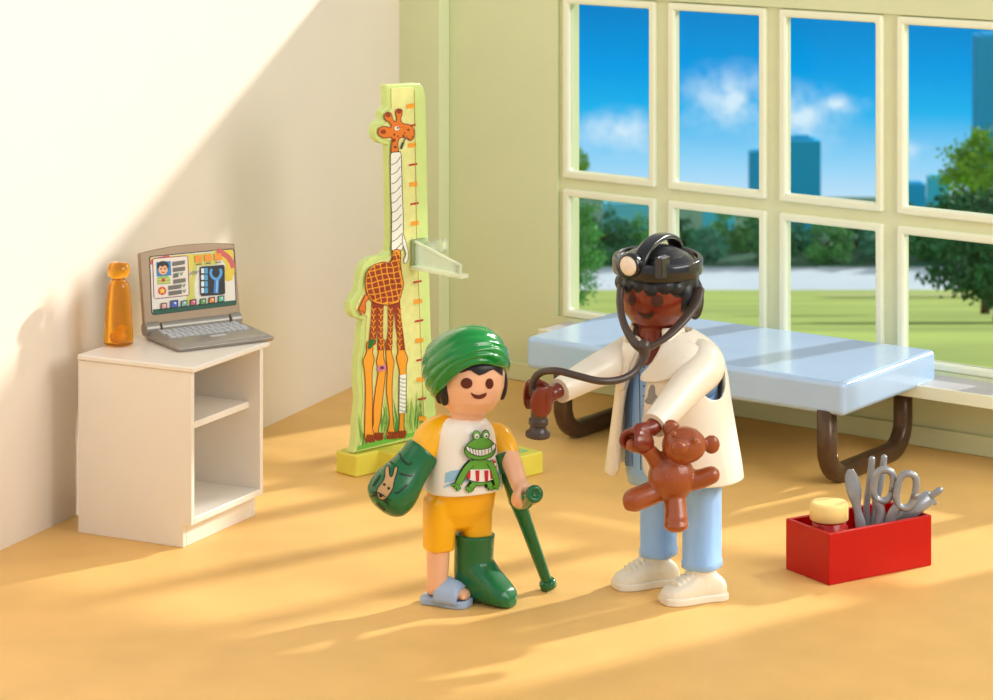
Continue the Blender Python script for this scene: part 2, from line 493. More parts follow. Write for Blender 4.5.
building(929, 950, 177, 520, (88, 176, 222), 'pale blue block beside the bright treetop')
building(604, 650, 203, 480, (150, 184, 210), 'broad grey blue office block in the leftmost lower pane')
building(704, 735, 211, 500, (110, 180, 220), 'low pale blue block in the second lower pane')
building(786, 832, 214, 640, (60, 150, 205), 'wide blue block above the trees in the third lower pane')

# ============================================================ sky
w = bpy.data.worlds.new('sky'); bpy.context.scene.world = w; w.use_nodes = True
nt = w.node_tree; N = nt.nodes; L = nt.links; N.clear()
out = N.new('ShaderNodeOutputWorld'); bg = N.new('ShaderNodeBackground')
tc = N.new('ShaderNodeTexCoord'); nrm = N.new('ShaderNodeVectorMath'); nrm.operation = 'NORMALIZE'
L.new(tc.outputs['Generated'], nrm.inputs[0])
sx = N.new('ShaderNodeSeparateXYZ'); L.new(nrm.outputs[0], sx.inputs[0])
mr = N.new('ShaderNodeMapRange'); mr.inputs['From Min'].default_value = -0.20; mr.inputs['From Max'].default_value = 0.30
L.new(sx.outputs['Z'], mr.inputs['Value'])
cr_ = N.new('ShaderNodeValToRGB'); L.new(mr.outputs[0], cr_.inputs['Fac'])
e = cr_.color_ramp.elements
def zp(py): # elevation of a picture row -> ramp position
    z = -(py - YH) / F; z = z / math.sqrt(1 + z * z); return (z + 0.2) / 0.5
stops = [(zp(205), (205, 232, 250)), (zp(160), (150, 214, 248)), (zp(110), (28, 180, 238)), (zp(70), (0, 158, 230)), (zp(0), (0, 128, 200)), (zp(-230), (70, 130, 180)), (0.62, UPPER), (1.0, UPPER)]
e[0].position, e[0].color = stops[0][0], rgb(stops[0][1]); e[1].position, e[1].color = stops[-1][0], rgb(stops[-1][1])
for p, c in stops[1:-1]:
    q = e.new(p); q.color = rgb(c)
# clouds: soft puffs broken up by noise
no = N.new('ShaderNodeTexNoise'); no.inputs['Scale'].default_value = 130; no.inputs['Detail'].default_value = 6; no.inputs['Roughness'].default_value = 0.55
L.new(nrm.outputs[0], no.inputs['Vector'])
def puff(px, py, r, sq):
    d = (W(px, py, 10) - CAM).normalized()
    s = N.new('ShaderNodeVectorMath'); s.operation = 'SUBTRACT'; s.inputs[1].default_value = d; L.new(nrm.outputs[0], s.inputs[0])
    m_ = N.new('ShaderNodeVectorMath'); m_.operation = 'MULTIPLY'; m_.inputs[1].default_value = (1, 1, sq); L.new(s.outputs[0], m_.inputs[0])
    l = N.new('ShaderNodeVectorMath'); l.operation = 'LENGTH'; L.new(m_.outputs[0], l.inputs[0])
    r_ = N.new('ShaderNodeMapRange'); r_.inputs['From Min'].default_value = 0; r_.inputs['From Max'].default_value = r / F
    r_.inputs['To Min'].default_value = 1; r_.inputs['To Max'].default_value = 0; L.new(l.outputs['Value'], r_.inputs['Value'])
    return r_.outputs[0]
acc = None
for a in ((620, 132, 62, 2.0), (728, 98, 70, 1.6), (798, 118, 70, 1.6), (838, 104, 40, 2.5), (905, 150, 34, 2)):
    o = puff(*a)
    if acc is None: acc = o
    else:
        mx = N.new('ShaderNodeMath'); mx.operation = 'MAXIMUM'; L.new(acc, mx.inputs[0]); L.new(o, mx.inputs[1]); acc = mx.outputs[0]
ad = N.new('ShaderNodeMath'); ad.operation = 'MULTIPLY_ADD'; ad.inputs[1].default_value = 3.0; ad.inputs[2].default_value = -1.35
L.new(no.outputs['Fac'], ad.inputs[0])
pm = N.new('ShaderNodeMath'); pm.operation = 'ADD'; L.new(ad.outputs[0], pm.inputs[0]); L.new(acc, pm.inputs[1])
m3 = N.new('ShaderNodeMath'); m3.operation = 'MULTIPLY'; L.new(pm.outputs[0], m3.inputs[0]); L.new(acc, m3.inputs[1])
m4 = N.new('ShaderNodeMath'); m4.operation = 'MULTIPLY'; m4.inputs[1].default_value = 0.95; m4.use_clamp = True; L.new(m3.outputs[0], m4.inputs[0])
mixc = N.new('ShaderNodeMix'); mixc.data_type = 'RGBA'
L.new(m4.outputs[0], mixc.inputs['Factor']); L.new(cr_.outputs['Color'], mixc.inputs[6]); mixc.inputs[7].default_value = rgb((214, 238, 252))
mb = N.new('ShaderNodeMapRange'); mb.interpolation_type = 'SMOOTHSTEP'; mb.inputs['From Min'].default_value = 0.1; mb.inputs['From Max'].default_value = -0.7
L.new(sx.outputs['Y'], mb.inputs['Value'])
mixb = N.new('ShaderNodeMix'); mixb.data_type = 'RGBA'; L.new(mb.outputs[0], mixb.inputs['Factor']); L.new(mixc.outputs[2], mixb.inputs[6]); mixb.inputs[7].default_value = BACK_FILL  # grey tone added behind the camera as front fill
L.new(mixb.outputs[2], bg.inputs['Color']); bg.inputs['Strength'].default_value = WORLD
L.new(bg.outputs[0], out.inputs['Surface'])

# ============================================================ sun, added fill and key lights, camera
def light(kind, name, loc, aim, energy, color, size=1.0, sy=None):
    d = bpy.data.lights.new(name, kind); o = bpy.data.objects.new(name, d); COL.objects.link(o)
    o.location = V(loc); dr = V(aim) - V(loc); o.rotation_euler = dr.to_track_quat('-Z', 'Y').to_euler()
    d.energy = energy; d.color = color
    if kind == 'AREA':
        d.shape = 'RECTANGLE'; d.size = size; d.size_y = sy or size
    return o
sd = V((math.cos(SUN_AZ), math.sin(SUN_AZ), 0)) * math.cos(SUN_EL) + UP * math.sin(SUN_EL)
s = light('SUN', 'sun', V((0, 14, 0)) + sd * 20, (0, 14, 0), SUN_E, (1.0, 0.96, 0.89)); s.data.angle = math.radians(2.2)
light('AREA', 'added_fill_front', (-3.5, 7.5, 6.5), (0, 14, 0.5), FILL_L, (1.0, 0.96, 0.9), 5, 4)  # unseen soft fill, added from the front left
light('AREA', 'added_fill_right', (6.5, 10.5, 5.0), (-1.2, 16, 1.2), FILL_R, (1.0, 0.97, 0.92), 5.5, 4)  # unseen soft fill, added to lift the left and back walls
sp = light('SPOT', 'added_key_spot', SPOT_AT, SPOT_TO, SPOT_E, (1.0, 0.95, 0.86)); sp.data.spot_size = math.radians(SPOT_CONE); sp.data.spot_blend = 0.7; sp.data.shadow_soft_size = 0.22  # unseen key light, added for highlights on the figures

cam = bpy.data.cameras.new('camera'); co = bpy.data.objects.new('camera', cam); COL.objects.link(co)
co.location = CAM; co.rotation_euler = (PI / 2, 0, 0)
cam.sensor_width = 36; cam.lens = 36 * F / 993; cam.shift_y = -(350 - YH) / 993
cam.clip_end = 2000; cam.clip_start = 0.1
cam.dof.use_dof = True; cam.dof.focus_distance = 13.9; cam.dof.aperture_fstop = 4.2
sc = bpy.context.scene; sc.camera = co
sc.view_settings.view_transform = 'Standard'; sc.view_settings.look = 'None'; sc.view_settings.gamma = 1
sc.view_settings.use_curve_mapping = False; sc.view_settings.exposure = EXPO
# ============================================================ cabinet
M_white = mat('white_plastic', (238, 230, 218), 0.35, var=0.01, coat=0.2)
P0 = G(183, 548)
v_, u_ = perp(1260 * F / 2500, -4961 * F / 2500)      # v_: along the open front, u_: into depth (to the wall)
rec = 0.05
C = P0 - u_ * rec
W_c = reach(C, v_, 263.3); D_c = reach(C, u_, 78)
H_c = CH - (367.0 - YH) * C.y / F
cab = thing('cabinet', C + v_ * W_c / 2 + u_ * D_c / 2, 'white open-fronted low cabinet with one shelf standing against the white wall', 'cabinet')
ph = CH - (526 - YH) * C.y / F
th = 0.032; tt = 0.03
for side, a in (('l', 0.0), ('r', W_c - th)):
    g = Geo(); A = C + v_ * a
    pts = [A + u_ * rec, A + u_ * D_c, A + u_ * D_c + UP * (H_c - tt), A + UP * (H_c - tt), A + UP * ph, A + u_ * rec + UP * ph]
    prism(g, pts, v_ * th); g.build('side_panel', M_white, cab, bevel=0.004)
def cbox(name, x, y, z, lx, ly, lz, bev=0.004):
    g = Geo(); box(g, C + v_ * x + u_ * y + UP * z, v_, u_, UP, lx, ly, lz); return g.build(name, M_white, cab, bevel=bev)
cbox('top_board', -0.012, -0.022, H_c - tt + 0.001, W_c + 0.05, D_c + 0.022, tt, 0.01)
cbox('back_panel', th, D_c - 0.03, ph, W_c - 2 * th, 0.03, H_c - tt - ph)
cbox('bottom_board', th, 0.0, ph, W_c - 2 * th, D_c - 0.03, 0.035)
zs = CH - (427 - YH) * C.y / F
cbox('shelf', th, 0.07, zs - 0.045, W_c - 2 * th, D_c - 0.1, 0.035)
cbox('plinth', th, rec, 0.0, W_c - 2 * th, 0.03, ph)

# ------------------------------------------------------------ bottle
M_orange = mat('clear_orange_plastic', (255, 180, 46), 0.08, trans=0.86, ior=1.3, var=0.03, coat=0.3)
M_orange2 = mat('amber_liquid', (255, 196, 40), 0.3, var=0.1, scale=14)
b0 = G(118.5, 345, H_c); sc_ = b0.y / F
bt = thing('bottle', b0, 'clear orange bottle with a rounded stopper on the cabinet top', 'bottle')
g = Geo()
lathe(g, b0 + UP * 0.002, [(14.0 * sc_, 0), (14.8 * sc_, 2 * sc_), (14.9 * sc_, 8 * sc_), (13.6 * sc_, 34 * sc_), (11.2 * sc_, 58 * sc_), (10.2 * sc_, 62 * sc_), (7 * sc_, 64 * sc_), (6.4 * sc_, 68 * sc_)])
g.build('bottle_body', M_orange, bt, bevel=0.01, ang=25)
g = Geo(); ball(g, b0 + UP * 9 * sc_, 7 * sc_, 6 * sc_, 6.5 * sc_); ball(g, b0 + UP * 17 * sc_ + V((.01, 0, 0)), 4 * sc_)
g.build('contents', M_orange2, bt, remesh=0.006, smooth=2)
g = Geo()
lathe(g, b0 + UP * 67.5 * sc_, [(7 * sc_, 0), (10.6 * sc_, 2 * sc_), (11.6 * sc_, 6 * sc_), (11.3 * sc_, 11 * sc_), (9.3 * sc_, 14.5 * sc_), (4 * sc_, 16 * sc_)])
g.build('stopper', M_orange, bt)

# ------------------------------------------------------------ laptop
M_silver = mat('silver_grey_plastic', (158, 152, 142), 0.35, metal=0.35, var=0.05, scale=14)
M_lid = mat('bronze_grey_lid', (160, 138, 112), 0.4, metal=0.25, var=0.05, scale=14)
M_keys = mat('pale_grey_keys', (196, 200, 206), 0.5)
zt = H_c + 0.002
A0 = G(178, 353, zt); B0 = G(275.5, 341, zt)
a_ = (B0 - A0).normalized(); b_ = V((-a_.y, a_.x, 0)); lw = (B0 - A0).length
ld = reach(A0, b_, 144.5)
lp = thing('laptop', A0 + a_ * lw / 2 + b_ * ld / 2, 'open bronze grey laptop showing a coloured screen, on the cabinet top', 'laptop')
g = Geo(); hb = 0.036; sh = 0.03
bot = [A0 + a_ * .012 + b_ * .012, A0 + a_ * (lw - .012) + b_ * .012, A0 + a_ * (lw - .012) + b_ * ld, A0 + a_ * .012 + b_ * ld]
mid = [p + UP * 0.02 for p in (A0, A0 + a_ * lw, A0 + a_ * lw + b_ * ld, A0 + b_ * ld)]
top = [A0 + a_ * sh + b_ * sh + UP * hb, A0 + a_ * (lw - sh) + b_ * sh + UP * hb, A0 + a_ * (lw - sh) + b_ * (ld - .02) + UP * (hb + .012), A0 + a_ * sh + b_ * (ld - .02) + UP * (hb + .012)]
loft(g, [bot, mid, top], sm=False)
g.build('laptop_base', M_silver, lp, bevel=0.006)
kn = (top[1] - top[0]).cross(top[3] - top[0]).normalized(); kb = (top[3] - top[0]).normalized(); kl = (top[3] - top[0]).length; kw = (top[1] - top[0]).length
g = Geo()
for i in range(4):
    for j in range(13):
        x = 0.02 + (kw - 0.04) * (j + (0.2 if i % 2 else 0)) / 13.2; y = kl * 0.42 + kl * 0.53 * i / 4
        box(g, top[0] + a_ * x + kb * y, a_, kb, kn, (kw - 0.04) / 13.2 * 0.8, kl * 0.53 / 4 * 0.78, 0.006)
kbd = g.build('keyboard', M_keys, lp)
g = Geo(); box(g, top[0] + a_ * kw * 0.43 + kb * kl * 0.22, a_, kb, kn, kw * 0.17, kl * 0.07, 0.003); g.build('touchpad_button', M_keys, lp)
hz = 0.052; hr = 0.036
H0 = A0 + b_ * (ld + 0.01) + UP * hz
for (p, q, r, nm, m) in ((0.0, 0.085, hr * 1.05, 'hinge_knuckle', M_silver), (0.095, lw - 0.075, hr * 0.92, 'hinge_barrel', M_silver), (lw - 0.065, lw + 0.0, hr * 1.05, 'hinge_knuckle', M_silver)):
    g = Geo(); lathe(g, H0 + a_ * p, [(r * 0.5, 0.0), (r, 0.001), (r, q - p - 0.001), (r * 0.5, q - p)], 24, ax=(b_, UP, a_)); g.build(nm, m, lp, bevel=0.004)
# lid: leaning plane through the hinge
lt = W(142, 252, H0.y + 0.1); lid_up = V((0, 0, 1)) * 0.985 + b_ * 0.17; lid_up.normalize(); ln = a_.cross(lid_up).normalized()
if ln.y > 0: ln = -ln
LO = H0 + ln * 0.012
def lid_at(px, py):
    d = (W(px, py, 10) - CAM).normalized(); t = (LO - CAM).dot(ln) / d.dot(ln); return CAM + d * t
cor = [lid_at(144, 336), lid_at(241.5, 317), lid_at(237.5, 243.5), lid_at(190, 243.5), lid_at(165, 246.5), lid_at(141.5, 253)]
lw2 = (cor[1] - cor[0]).length
w0 = 0.0; hL = (cor[5] - LO).dot(lid_up); hR = (cor[2] - LO).dot(lid_up); hM = max(hL, hR) + 0.018
ol = [LO + a_ * 0.0 + lid_up * 0.02, LO + a_ * lw + lid_up * 0.02]
n = 12
for i in range(n + 1):
    t = 1 - i / n; h = hR * t + hL * (1 - t) + 0.022 * (1 - (2 * t - 1) ** 2)
    ol.append(LO + a_ * (lw * (0.0 + 1.0 * t)) + lid_up * h)
g = Geo(); prism(g, ol, -ln * 0.03)
lid = g.build('lid', M_lid, lp, bevel=0.008)
Z7 = Z(140, 235, 110 / 670.0)
bd = [(55, 140), (60, 131), (70, 128), (558, 81), (570, 84), (575, 95), (588, 415), (585, 424), (576, 428), (90, 488), (76, 485), (68, 474)]
Mc = {}
def inkm(c):
    k = 'print_%02x%02x%02x' % c
    return mat(k, c, 0.4, var=0.0)
BK = (22, 22, 24)
p = Print(lid, 1, 0.0007, edge=0, auto=0.1, plane=(LO - ln * (0.03 if ln.y > 0 else 0), ln))
p.poly(Z7(bd), inkm((60, 52, 48)))
cxm, cym = 322, 285
inner = [(cxm + (x - cxm) * 0.975, cym + (y - cym) * 0.965) for x, y in bd]
p.up().poly(Z7(inner), inkm((232, 228, 214))); p.up()
p.poly(Z7([(62, 138), (330, 114), (335, 170), (300, 240), (330, 300), (300, 420), (270, 440), (300, 300), (290, 130), (62, 160)]), inkm((224, 208, 84)))
p.poly(Z7([(440, 96), (565, 88), (576, 225), (560, 275), (530, 285), (510, 260), (520, 180), (470, 120)]), inkm((226, 200, 60)))
p.poly(Z7([(330, 115), (470, 103), (470, 180), (350, 190), (330, 300), (335, 395), (285, 400), (310, 260)]), inkm((208, 206, 96)))
p.up().line(Z7([(470, 92), (530, 130), (555, 165), (568, 200)]), 5.2, inkm((206, 92, 92))).line(Z7([(66, 180), (80, 150), (180, 128)]), 2.2, inkm((206, 92, 92)))
p.poly(Z7([(76, 454), (588, 396), (582, 424), (90, 484), (80, 480)]), inkm((16, 84, 62)))
p.up().shape(Z7([(76, 152), (90, 143), (280, 127), (290, 135), (298, 360), (290, 368), (95, 388), (84, 382)]), inkm((238, 226, 214)), inkm((120, 50, 80)), 0.7, curve=False)
p.up().poly(Z7([(97, 166), (185, 158), (189, 246), (100, 254)]), inkm((30, 130, 190)))
p.up().poly(Z7([(102, 262), (120, 252), (165, 248), (182, 262), (184, 296), (104, 302)]), inkm((150, 190, 90)))
p.up().line(Z7([(104, 272), (182, 266)]), 0.9, inkm((228, 220, 120))).line(Z7([(104, 290), (184, 284)]), 0.9, inkm((228, 220, 120))).ell(*Z7([(140, 275)])[0], 2.0, 2.0, inkm((200, 60, 40)))
p.ell(*Z7([(138, 190)])[0], 6.0, 5.2, inkm(BK)).up().ell(*Z7([(138, 212)])[0], 4.7, 5.0, inkm((236, 178, 130)))
p.up().ell(*Z7([(126, 206)])[0], 0.7, 0.9, inkm(BK)).ell(*Z7([(150, 204)])[0], 0.7, 0.9, inkm(BK)).line(Z7([(130, 226), (138, 231), (148, 225)]), 0.7, inkm((150, 40, 30)))
p.poly(Z7([(104, 200), (112, 168), (140, 162), (166, 172), (172, 198), (160, 190), (150, 182), (135, 194), (120, 186)]), inkm(BK))
p.ell(*Z7([(133, 340)])[0], 4.0, 4.2, inkm((216, 70, 40))).up().poly(Z7([(133, 320), (139, 333), (153, 334), (142, 344), (146, 358), (133, 350), (120, 358), (124, 344), (113, 334), (127, 333)]), inkm((240, 210, 70)))
for (x0, y0, x1, y1) in ((195, 172, 270, 162), (198, 208, 272, 200), (200, 244, 232, 240), (200, 280, 275, 270), (170, 318, 250, 308), (172, 352, 252, 342)):
    p.poly(Z7([(x0, y0 - 8), (x1, y1 - 8), (x1, y1 + 16), (x0, y0 + 18)]), inkm((112, 108, 98)))
for (x, y) in ((222, 240), (250, 237), (265, 308), (268, 342)):
    p.line(Z7([(x - 8, y - 8), (x - 2, y + 8), (x + 8, y - 12)]), 0.7, inkm((40, 130, 80)))
for i, x in enumerate((352, 410, 470)):
    p.poly(Z7([(x - 22, 126 - i * 6), (x + 22, 122 - i * 6), (x + 24, 164 - i * 6), (x - 18, 168 - i * 6)]), inkm((240, 150, 34)))
    p.line(Z7([(x - 14, 180 - i * 6), (x + 20, 176 - i * 6)]), 0.8, inkm((60, 60, 70)))
p.line(Z7([(300, 245), (320, 218)]), 0.7, inkm((120, 100, 150))).line(Z7([(318, 243), (338, 216)]), 0.7, inkm((120, 100, 150))).line(Z7([(336, 240), (352, 218)]), 0.7, inkm((120, 100, 150)))
p.up().poly(Z7([(360, 200), (370, 192), (505, 182), (511, 190), (515, 355), (505, 362), (372, 372), (364, 362)]), inkm((20, 22, 30)))
p.up()
for i in range(4):
    y = 204 + i * 40
    p.poly(Z7([(368, y), (386, y - 2), (387, y + 28), (369, y + 30)]), inkm((226, 232, 236))).poly(Z7([(389, y - 2), (408, y - 4), (409, y + 30), (390, y + 32)]), inkm((70, 160, 210)))
p.line(Z7([(464, 268), (458, 355)]), 5.0, inkm((60, 120, 200))).line(Z7([(432, 206), (426, 236), (442, 262), (466, 268), (484, 250), (490, 226), (484, 206)]), 2.6, inkm((80, 160, 226)))
p.up().line(Z7([(466, 276), (462, 352)]), 1.6, inkm((140, 196, 236)))
for i, (x, y, c) in enumerate(((142, 432, (226, 150, 150)), (205, 420, (60, 90, 190)), (265, 417, (120, 180, 170)), (320, 410, (200, 80, 110)), (380, 405, (90, 160, 70)), (433, 397, (236, 130, 40)), (490, 388, (110, 190, 160)))):
    s_ = 24 if i == 1 else 19
    p.poly(Z7([(x - s_, y - s_ + 3), (x + s_, y - s_ - 2), (x + s_, y + s_ - 2), (x - s_, y + s_ + 3)]), inkm((30, 40, 44)))
p.up()
for i, (x, y, c) in enumerate(((142, 432, (226, 150, 150)), (205, 420, (60, 90, 190)), (265, 417, (120, 180, 170)), (320, 410, (200, 80, 110)), (380, 405, (90, 160, 70)), (433, 397, (236, 130, 40)), (490, 388, (110, 190, 160)))):
    s_ = 18 if i == 1 else 14
    p.poly(Z7([(x - s_, y - s_ + 3), (x + s_, y - s_ - 2), (x + s_, y + s_ - 2), (x - s_, y + s_ + 3)]), inkm(c))
    p.poly(Z7([(x - s_ * .3, y - s_ * .5), (x + s_ * .6, y - s_ * .6), (x + s_ * .5, y + s_ * .3)]), inkm((232, 236, 230)))
p.build('screen', lp)

# ============================================================ giraffe height chart
M_lime = mat('lime_green_plastic', (206, 226, 138), 0.35, var=0.03, coat=0.2)
M_yel = mat('lemon_panel', (226, 226, 146), 0.45, var=0.06, scale=20, bump=0.12, bscale=120)
M_base = mat('yellow_green_base', (226, 216, 84), 0.4, var=0.04)
P1 = G(356, 478)
ca, cb = perp(2690 * F / 2800, -2690 * F / 2800 * 1.0)
ca = V((0.715, 0.699, 0)); cb = V((-0.699, 0.715, 0))
zb = CH - (455.5 - YH) * P1.y / F
l1 = reach(P1, ca, 378); P2 = P1 + ca * l1
l2 = 0.0
t3 = reach(P2, -cb, 459); P3 = P2 - cb * t3; s4 = reach(P3, ca, 543.5); P4 = P3 + ca * s4
tw = reach(P1, cb, 335.5)
ch = thing('height_chart', P1 + ca * 0.4, 'tall lime green height chart with a bandaged giraffe and measuring marks', 'height chart')
g = Geo()
poly = [P1, P2, P3, P4, P4 + cb * (t3 + tw), P1 + cb * tw]
prism(g, poly, UP * zb)
cbase = g.build('chart_base', M_base, ch, bevel=0.012)
g = Geo()   # printed green field on the platform
q0 = P3 + cb * 0.06 + ca * 0.06
box(g, q0 + UP * (zb + 0.001), ca, cb, UP, s4 - 0.12, t3 - 0.16, 0.003)
plate = g.build('platform_print', mat('mint_print', (150, 206, 130), 0.4), ch)
g = Geo(); box(g, q0 + ca * 0.08 + cb * 0.1 + UP * (zb + 0.005), ca, cb, UP, s4 - 0.28, t3 - 0.36, 0.002)
g.build('platform_print', mat('teal_print', (120, 196, 196), 0.4, var=0.3, scale=18), ch)
# panel
PT = 0.055
O5 = P1 + cb * (0.03) + UP * zb
nrm_c = -cb
def pan(px, py, off=0.0):
    d = (W(px, py, 10) - CAM).normalized(); o = O5 + nrm_c * off; t = (o - CAM).dot(nrm_c) / d.dot(nrm_c); return CAM + d * t
outl = [(386, 85), (419, 83), (423.5, 86.5), (426, 97), (428.5, 238), (431, 330), (436, 411), (437.5, 434), (353, 453.5),
        (356, 438), (356.5, 420), (359, 400), (357, 376), (358, 356), (360, 343), (360, 334), (363, 320), (354, 317.5), (350, 310), (350, 303), (358, 290), (361, 271), (365, 262), (373, 257), (384, 255), (388.5, 251), (390, 240), (390, 214), (388.5, 145), (380, 143), (376, 139), (374, 132), (376, 124), (382, 119), (381.5, 112), (387, 106)]
g = Geo(); prism(g, [pan(x, y) for x, y in outl], -nrm_c * PT)
panel = g.build('chart_panel', M_lime, ch, bevel=0.008)
cen = (400, 260)
inl = [(390.5, 88), (412, 87), (414.5, 91), (415, 120), (417.5, 238), (421, 330), (425, 411), (426.5, 433), (358, 450),
       (361, 438), (361, 420), (363, 400), (361.5, 376), (362.5, 357), (365, 343), (365, 330), (366.5, 316), (358, 313), (354.5, 308), (356, 303), (363, 291), (366, 273), (371, 265), (379, 261), (388, 258), (393.5, 252), (394, 240), (393.5, 214), (391.5, 141), (382, 139), (379.5, 135), (378.5, 131), (380, 127), (386, 122), (386, 115), (391, 108)]
g = Geo(); prism(g, [pan(x, y, 0.0005) for x, y in inl], nrm_c * 0.006)
field = g.build('picture_field', M_yel, ch, bevel=0.003)
ZA = Z(360, 75, 0.15); ZB = Z(340, 240, 140 / 891.0); ZC = Z(340, 340, 0.2); Z3 = Z(330, 70, 0.3)
OR = inkm((226, 122, 34)); DR = inkm((134, 44, 20)); OR2 = inkm((240, 160, 44)); WH = inkm((240, 238, 226)); KB = inkm((34, 34, 30))
BR = inkm((150, 56, 24))
p = Print(field, 1, 0.0006, edge=0, auto=0.05, plane=(O5 + nrm_c * 0.0065, nrm_c))
# grass
rg = random.Random(3)
for i in range(120):
    x = 362 + 62 * rg.random(); yb = 449 - (x - 360) * 0.25 - rg.random() * 3; h = rg.uniform(14, 46)
    c = ((106, 170, 60), (150, 200, 80), (76, 150, 70), (190, 216, 110))[i % 4]
    p.k = 1 + i % 4
    dx = rg.uniform(-6, 6)
    p.poly([(x - 0.9, yb), (x + 0.9, yb), (x + dx * .4 + .5, yb - h * .6), (x + dx, yb - h)], inkm(c))
p.k = 5
p.poly([(358, 450), (426, 433), (426, 429), (358, 446)], inkm((110, 190, 70)))
# measuring marks
for i in range(17):
    y = 106 + 19.52 * i; x0 = 406.2 + 0.038 * (y - 106)
    if i % 2 == 0: p.poly([(x0, y - 1.6), (x0 + 8, y - 2.6), (x0 + 8, y + 1.8), (x0, y + 2.6)], inkm((244, 160, 40)))
    else: p.poly([(x0, y - 0.2), (x0 + 8.5, y - 1.8), (x0 + 8.5, y + 0.2), (x0, y + 1.6)], inkm((184, 30, 34)))
p.line([(414, 90), (416.5, 238), (424, 430)], 0.5, inkm((170, 150, 50)), False)
p.up()
# legs
L1 = ZC([(133, 10), (130, 60), (113, 105), (120, 150), (125, 250), (122, 400), (125, 500), (175, 490), (160, 440), (160, 300), (158, 160), (168, 100), (160, 60), (165, 10)])
L2 = ZC([(190, 0), (190, 60), (180, 110), (190, 150), (175, 250), (165, 350), (165, 420), (150, 480), (215, 490), (190, 460), (200, 400), (210, 300), (225, 170), (228, 130), (215, 80), (220, 0)])
L3 = ZC([(230, 0), (228, 80), (235, 150), (230, 250), (245, 380), (240, 440), (230, 480), (285, 480), (270, 450), (262, 380), (258, 250), (262, 160), (268, 110), (255, 60), (258, 0)])
L4 = ZC([(285, 0), (288, 60), (280, 90), (295, 160), (295, 250), (295, 400), (290, 450), (280, 480), (325, 480), (318, 440), (318, 370), (328, 250), (328, 140), (335, 90), (320, 50), (310, 0)])
for l in (L2, L3, L1, L4): p.shape(l, OR2, DR, 0.7)
U = [[(200, 385), (240, 395), (232, 560), (225, 660), (178, 700), (185, 600), (195, 500)], [(240, 400), (275, 405), (270, 540), (272, 700), (235, 700), (235, 560)], [(303, 400), (342, 405), (336, 520), (330, 620), (325, 700), (290, 700), (302, 560)], [(338, 395), (378, 380), (384, 480), (400, 600), (412, 700), (376, 700), (352, 560)]]
for l in U: p.poly(ZB(l), BR)
p.up()
for l in U:
    xs = [a for a, b in l]; a0, a1 = min(xs), max(xs)
    for k in range(7):
        y = 430 + 38 * k; xm = (a0 + a1) / 2
        p.line(ZB([(xm - 14, y), (xm, y + 16), (xm + 14, y + 4)]), 0.9, OR2); p.line(ZB([(xm - 2, y + 14), (xm + 2, y + 36)]), 0.8, OR2)
for (xa, xb, y) in ((125, 172, 500), (165, 212, 490), (232, 282, 485), (280, 324, 480)):
    for k in range(5):
        x = xa + (xb - xa) * (k + .5) / 5; p.line(ZC([(x + 4, y - 28), (x - 3, y + 10)]), 1.5, BR)
# body, tail
body = [(333, 68), (376, 66), (380, 150), (388, 220), (398, 280), (385, 340), (370, 390), (355, 400), (300, 412), (240, 405), (200, 388), (170, 350), (158, 300), (158, 240), (175, 190), (215, 155), (270, 140), (305, 145), (325, 120)]
p.shape(ZB(body), OR2, DR, 0.8).up()
def inside(pt, poly):
    c = False; n = len(poly)
    for i in range(n):
        (x1, y1), (x2, y2) = poly[i], poly[(i + 1) % n]
        if (y1 > pt[1]) != (y2 > pt[1]) and pt[0] < (x2 - x1) * (pt[1] - y1) / (y2 - y1) + x1: c = not c
    return c
shr = [(272 + (x - 272) * 0.97, 260 + (y - 260) * 0.98) for x, y in body]
rq = random.Random(11); GX, GY = 36, 36; node = {}
for a in range(-3, 13):
    for b in range(-3, 15):
        x = 120 + a * GX + b * 7 + rq.uniform(-6, 6); y = 60 + b * GY - a * 7 + rq.uniform(-6, 6); node[a, b] = (x, y)
for a in range(-3, 12):
    for b in range(-3, 14):
        q4 = [node[a, b], node[a + 1, b], node[a + 1, b + 1], node[a, b + 1]]
        cx4 = sum(q[0] for q in q4) / 4; cy4 = sum(q[1] for q in q4) / 4
        q4 = [(cx4 + (x - cx4) * 0.80, cy4 + (y - cy4) * 0.80) for x, y in q4]
        fine4 = []
        for k4 in range(4):
            (xa, ya), (xb, yb) = q4[k4], q4[(k4 + 1) % 4]
            fine4 += [(xa + (xb - xa) * t / 4, ya + (yb - ya) * t / 4) for t in range(4)]
        keep = [pt for pt in fine4 if inside(pt, shr)]
        if len(keep) >= 5: p.poly(ZB(keep), BR, bump=False)
p.shape(ZB([(158, 345), (178, 368), (155, 400), (158, 430), (150, 472), (140, 450), (126, 482), (122, 445), (108, 452), (130, 400), (145, 370)]), OR, DR, 0.6)
# head and neck
p.k = 9
head = [(205, 520), (210, 450), (205, 415), (165, 420), (130, 405), (118, 375), (130, 350), (160, 342), (195, 350), (205, 335), (190, 315), (165, 295), (160, 265), (180, 247), (203, 255), (212, 285), (225, 308), (243, 300), (236, 265), (235, 235), (255, 225), (276, 235), (275, 265), (268, 290), (272, 312), (290, 325), (320, 330), (348, 350), (357, 385), (350, 425), (330, 437), (305, 420), (275, 415), (255, 430), (248, 460), (250, 520)]
p.shape(ZA(head), OR, DR, 0.75).up()
p.ell(*ZA([(183, 266)])[0], 2.6, 2.4, BR).ell(*ZA([(256, 242)])[0], 2.6, 2.2, BR).ell(*ZA([(150, 378)])[0], 2.9, 2.3, BR)
for (x, y, r) in ((222, 435, 12), (230, 480, 10), (285, 405, 7), (225, 397, 7), (250, 408, 6), (318, 365, 8), (292, 385, 5)): p.ell(*ZA([(x, y)])[0], r * .15, r * .15, DR)
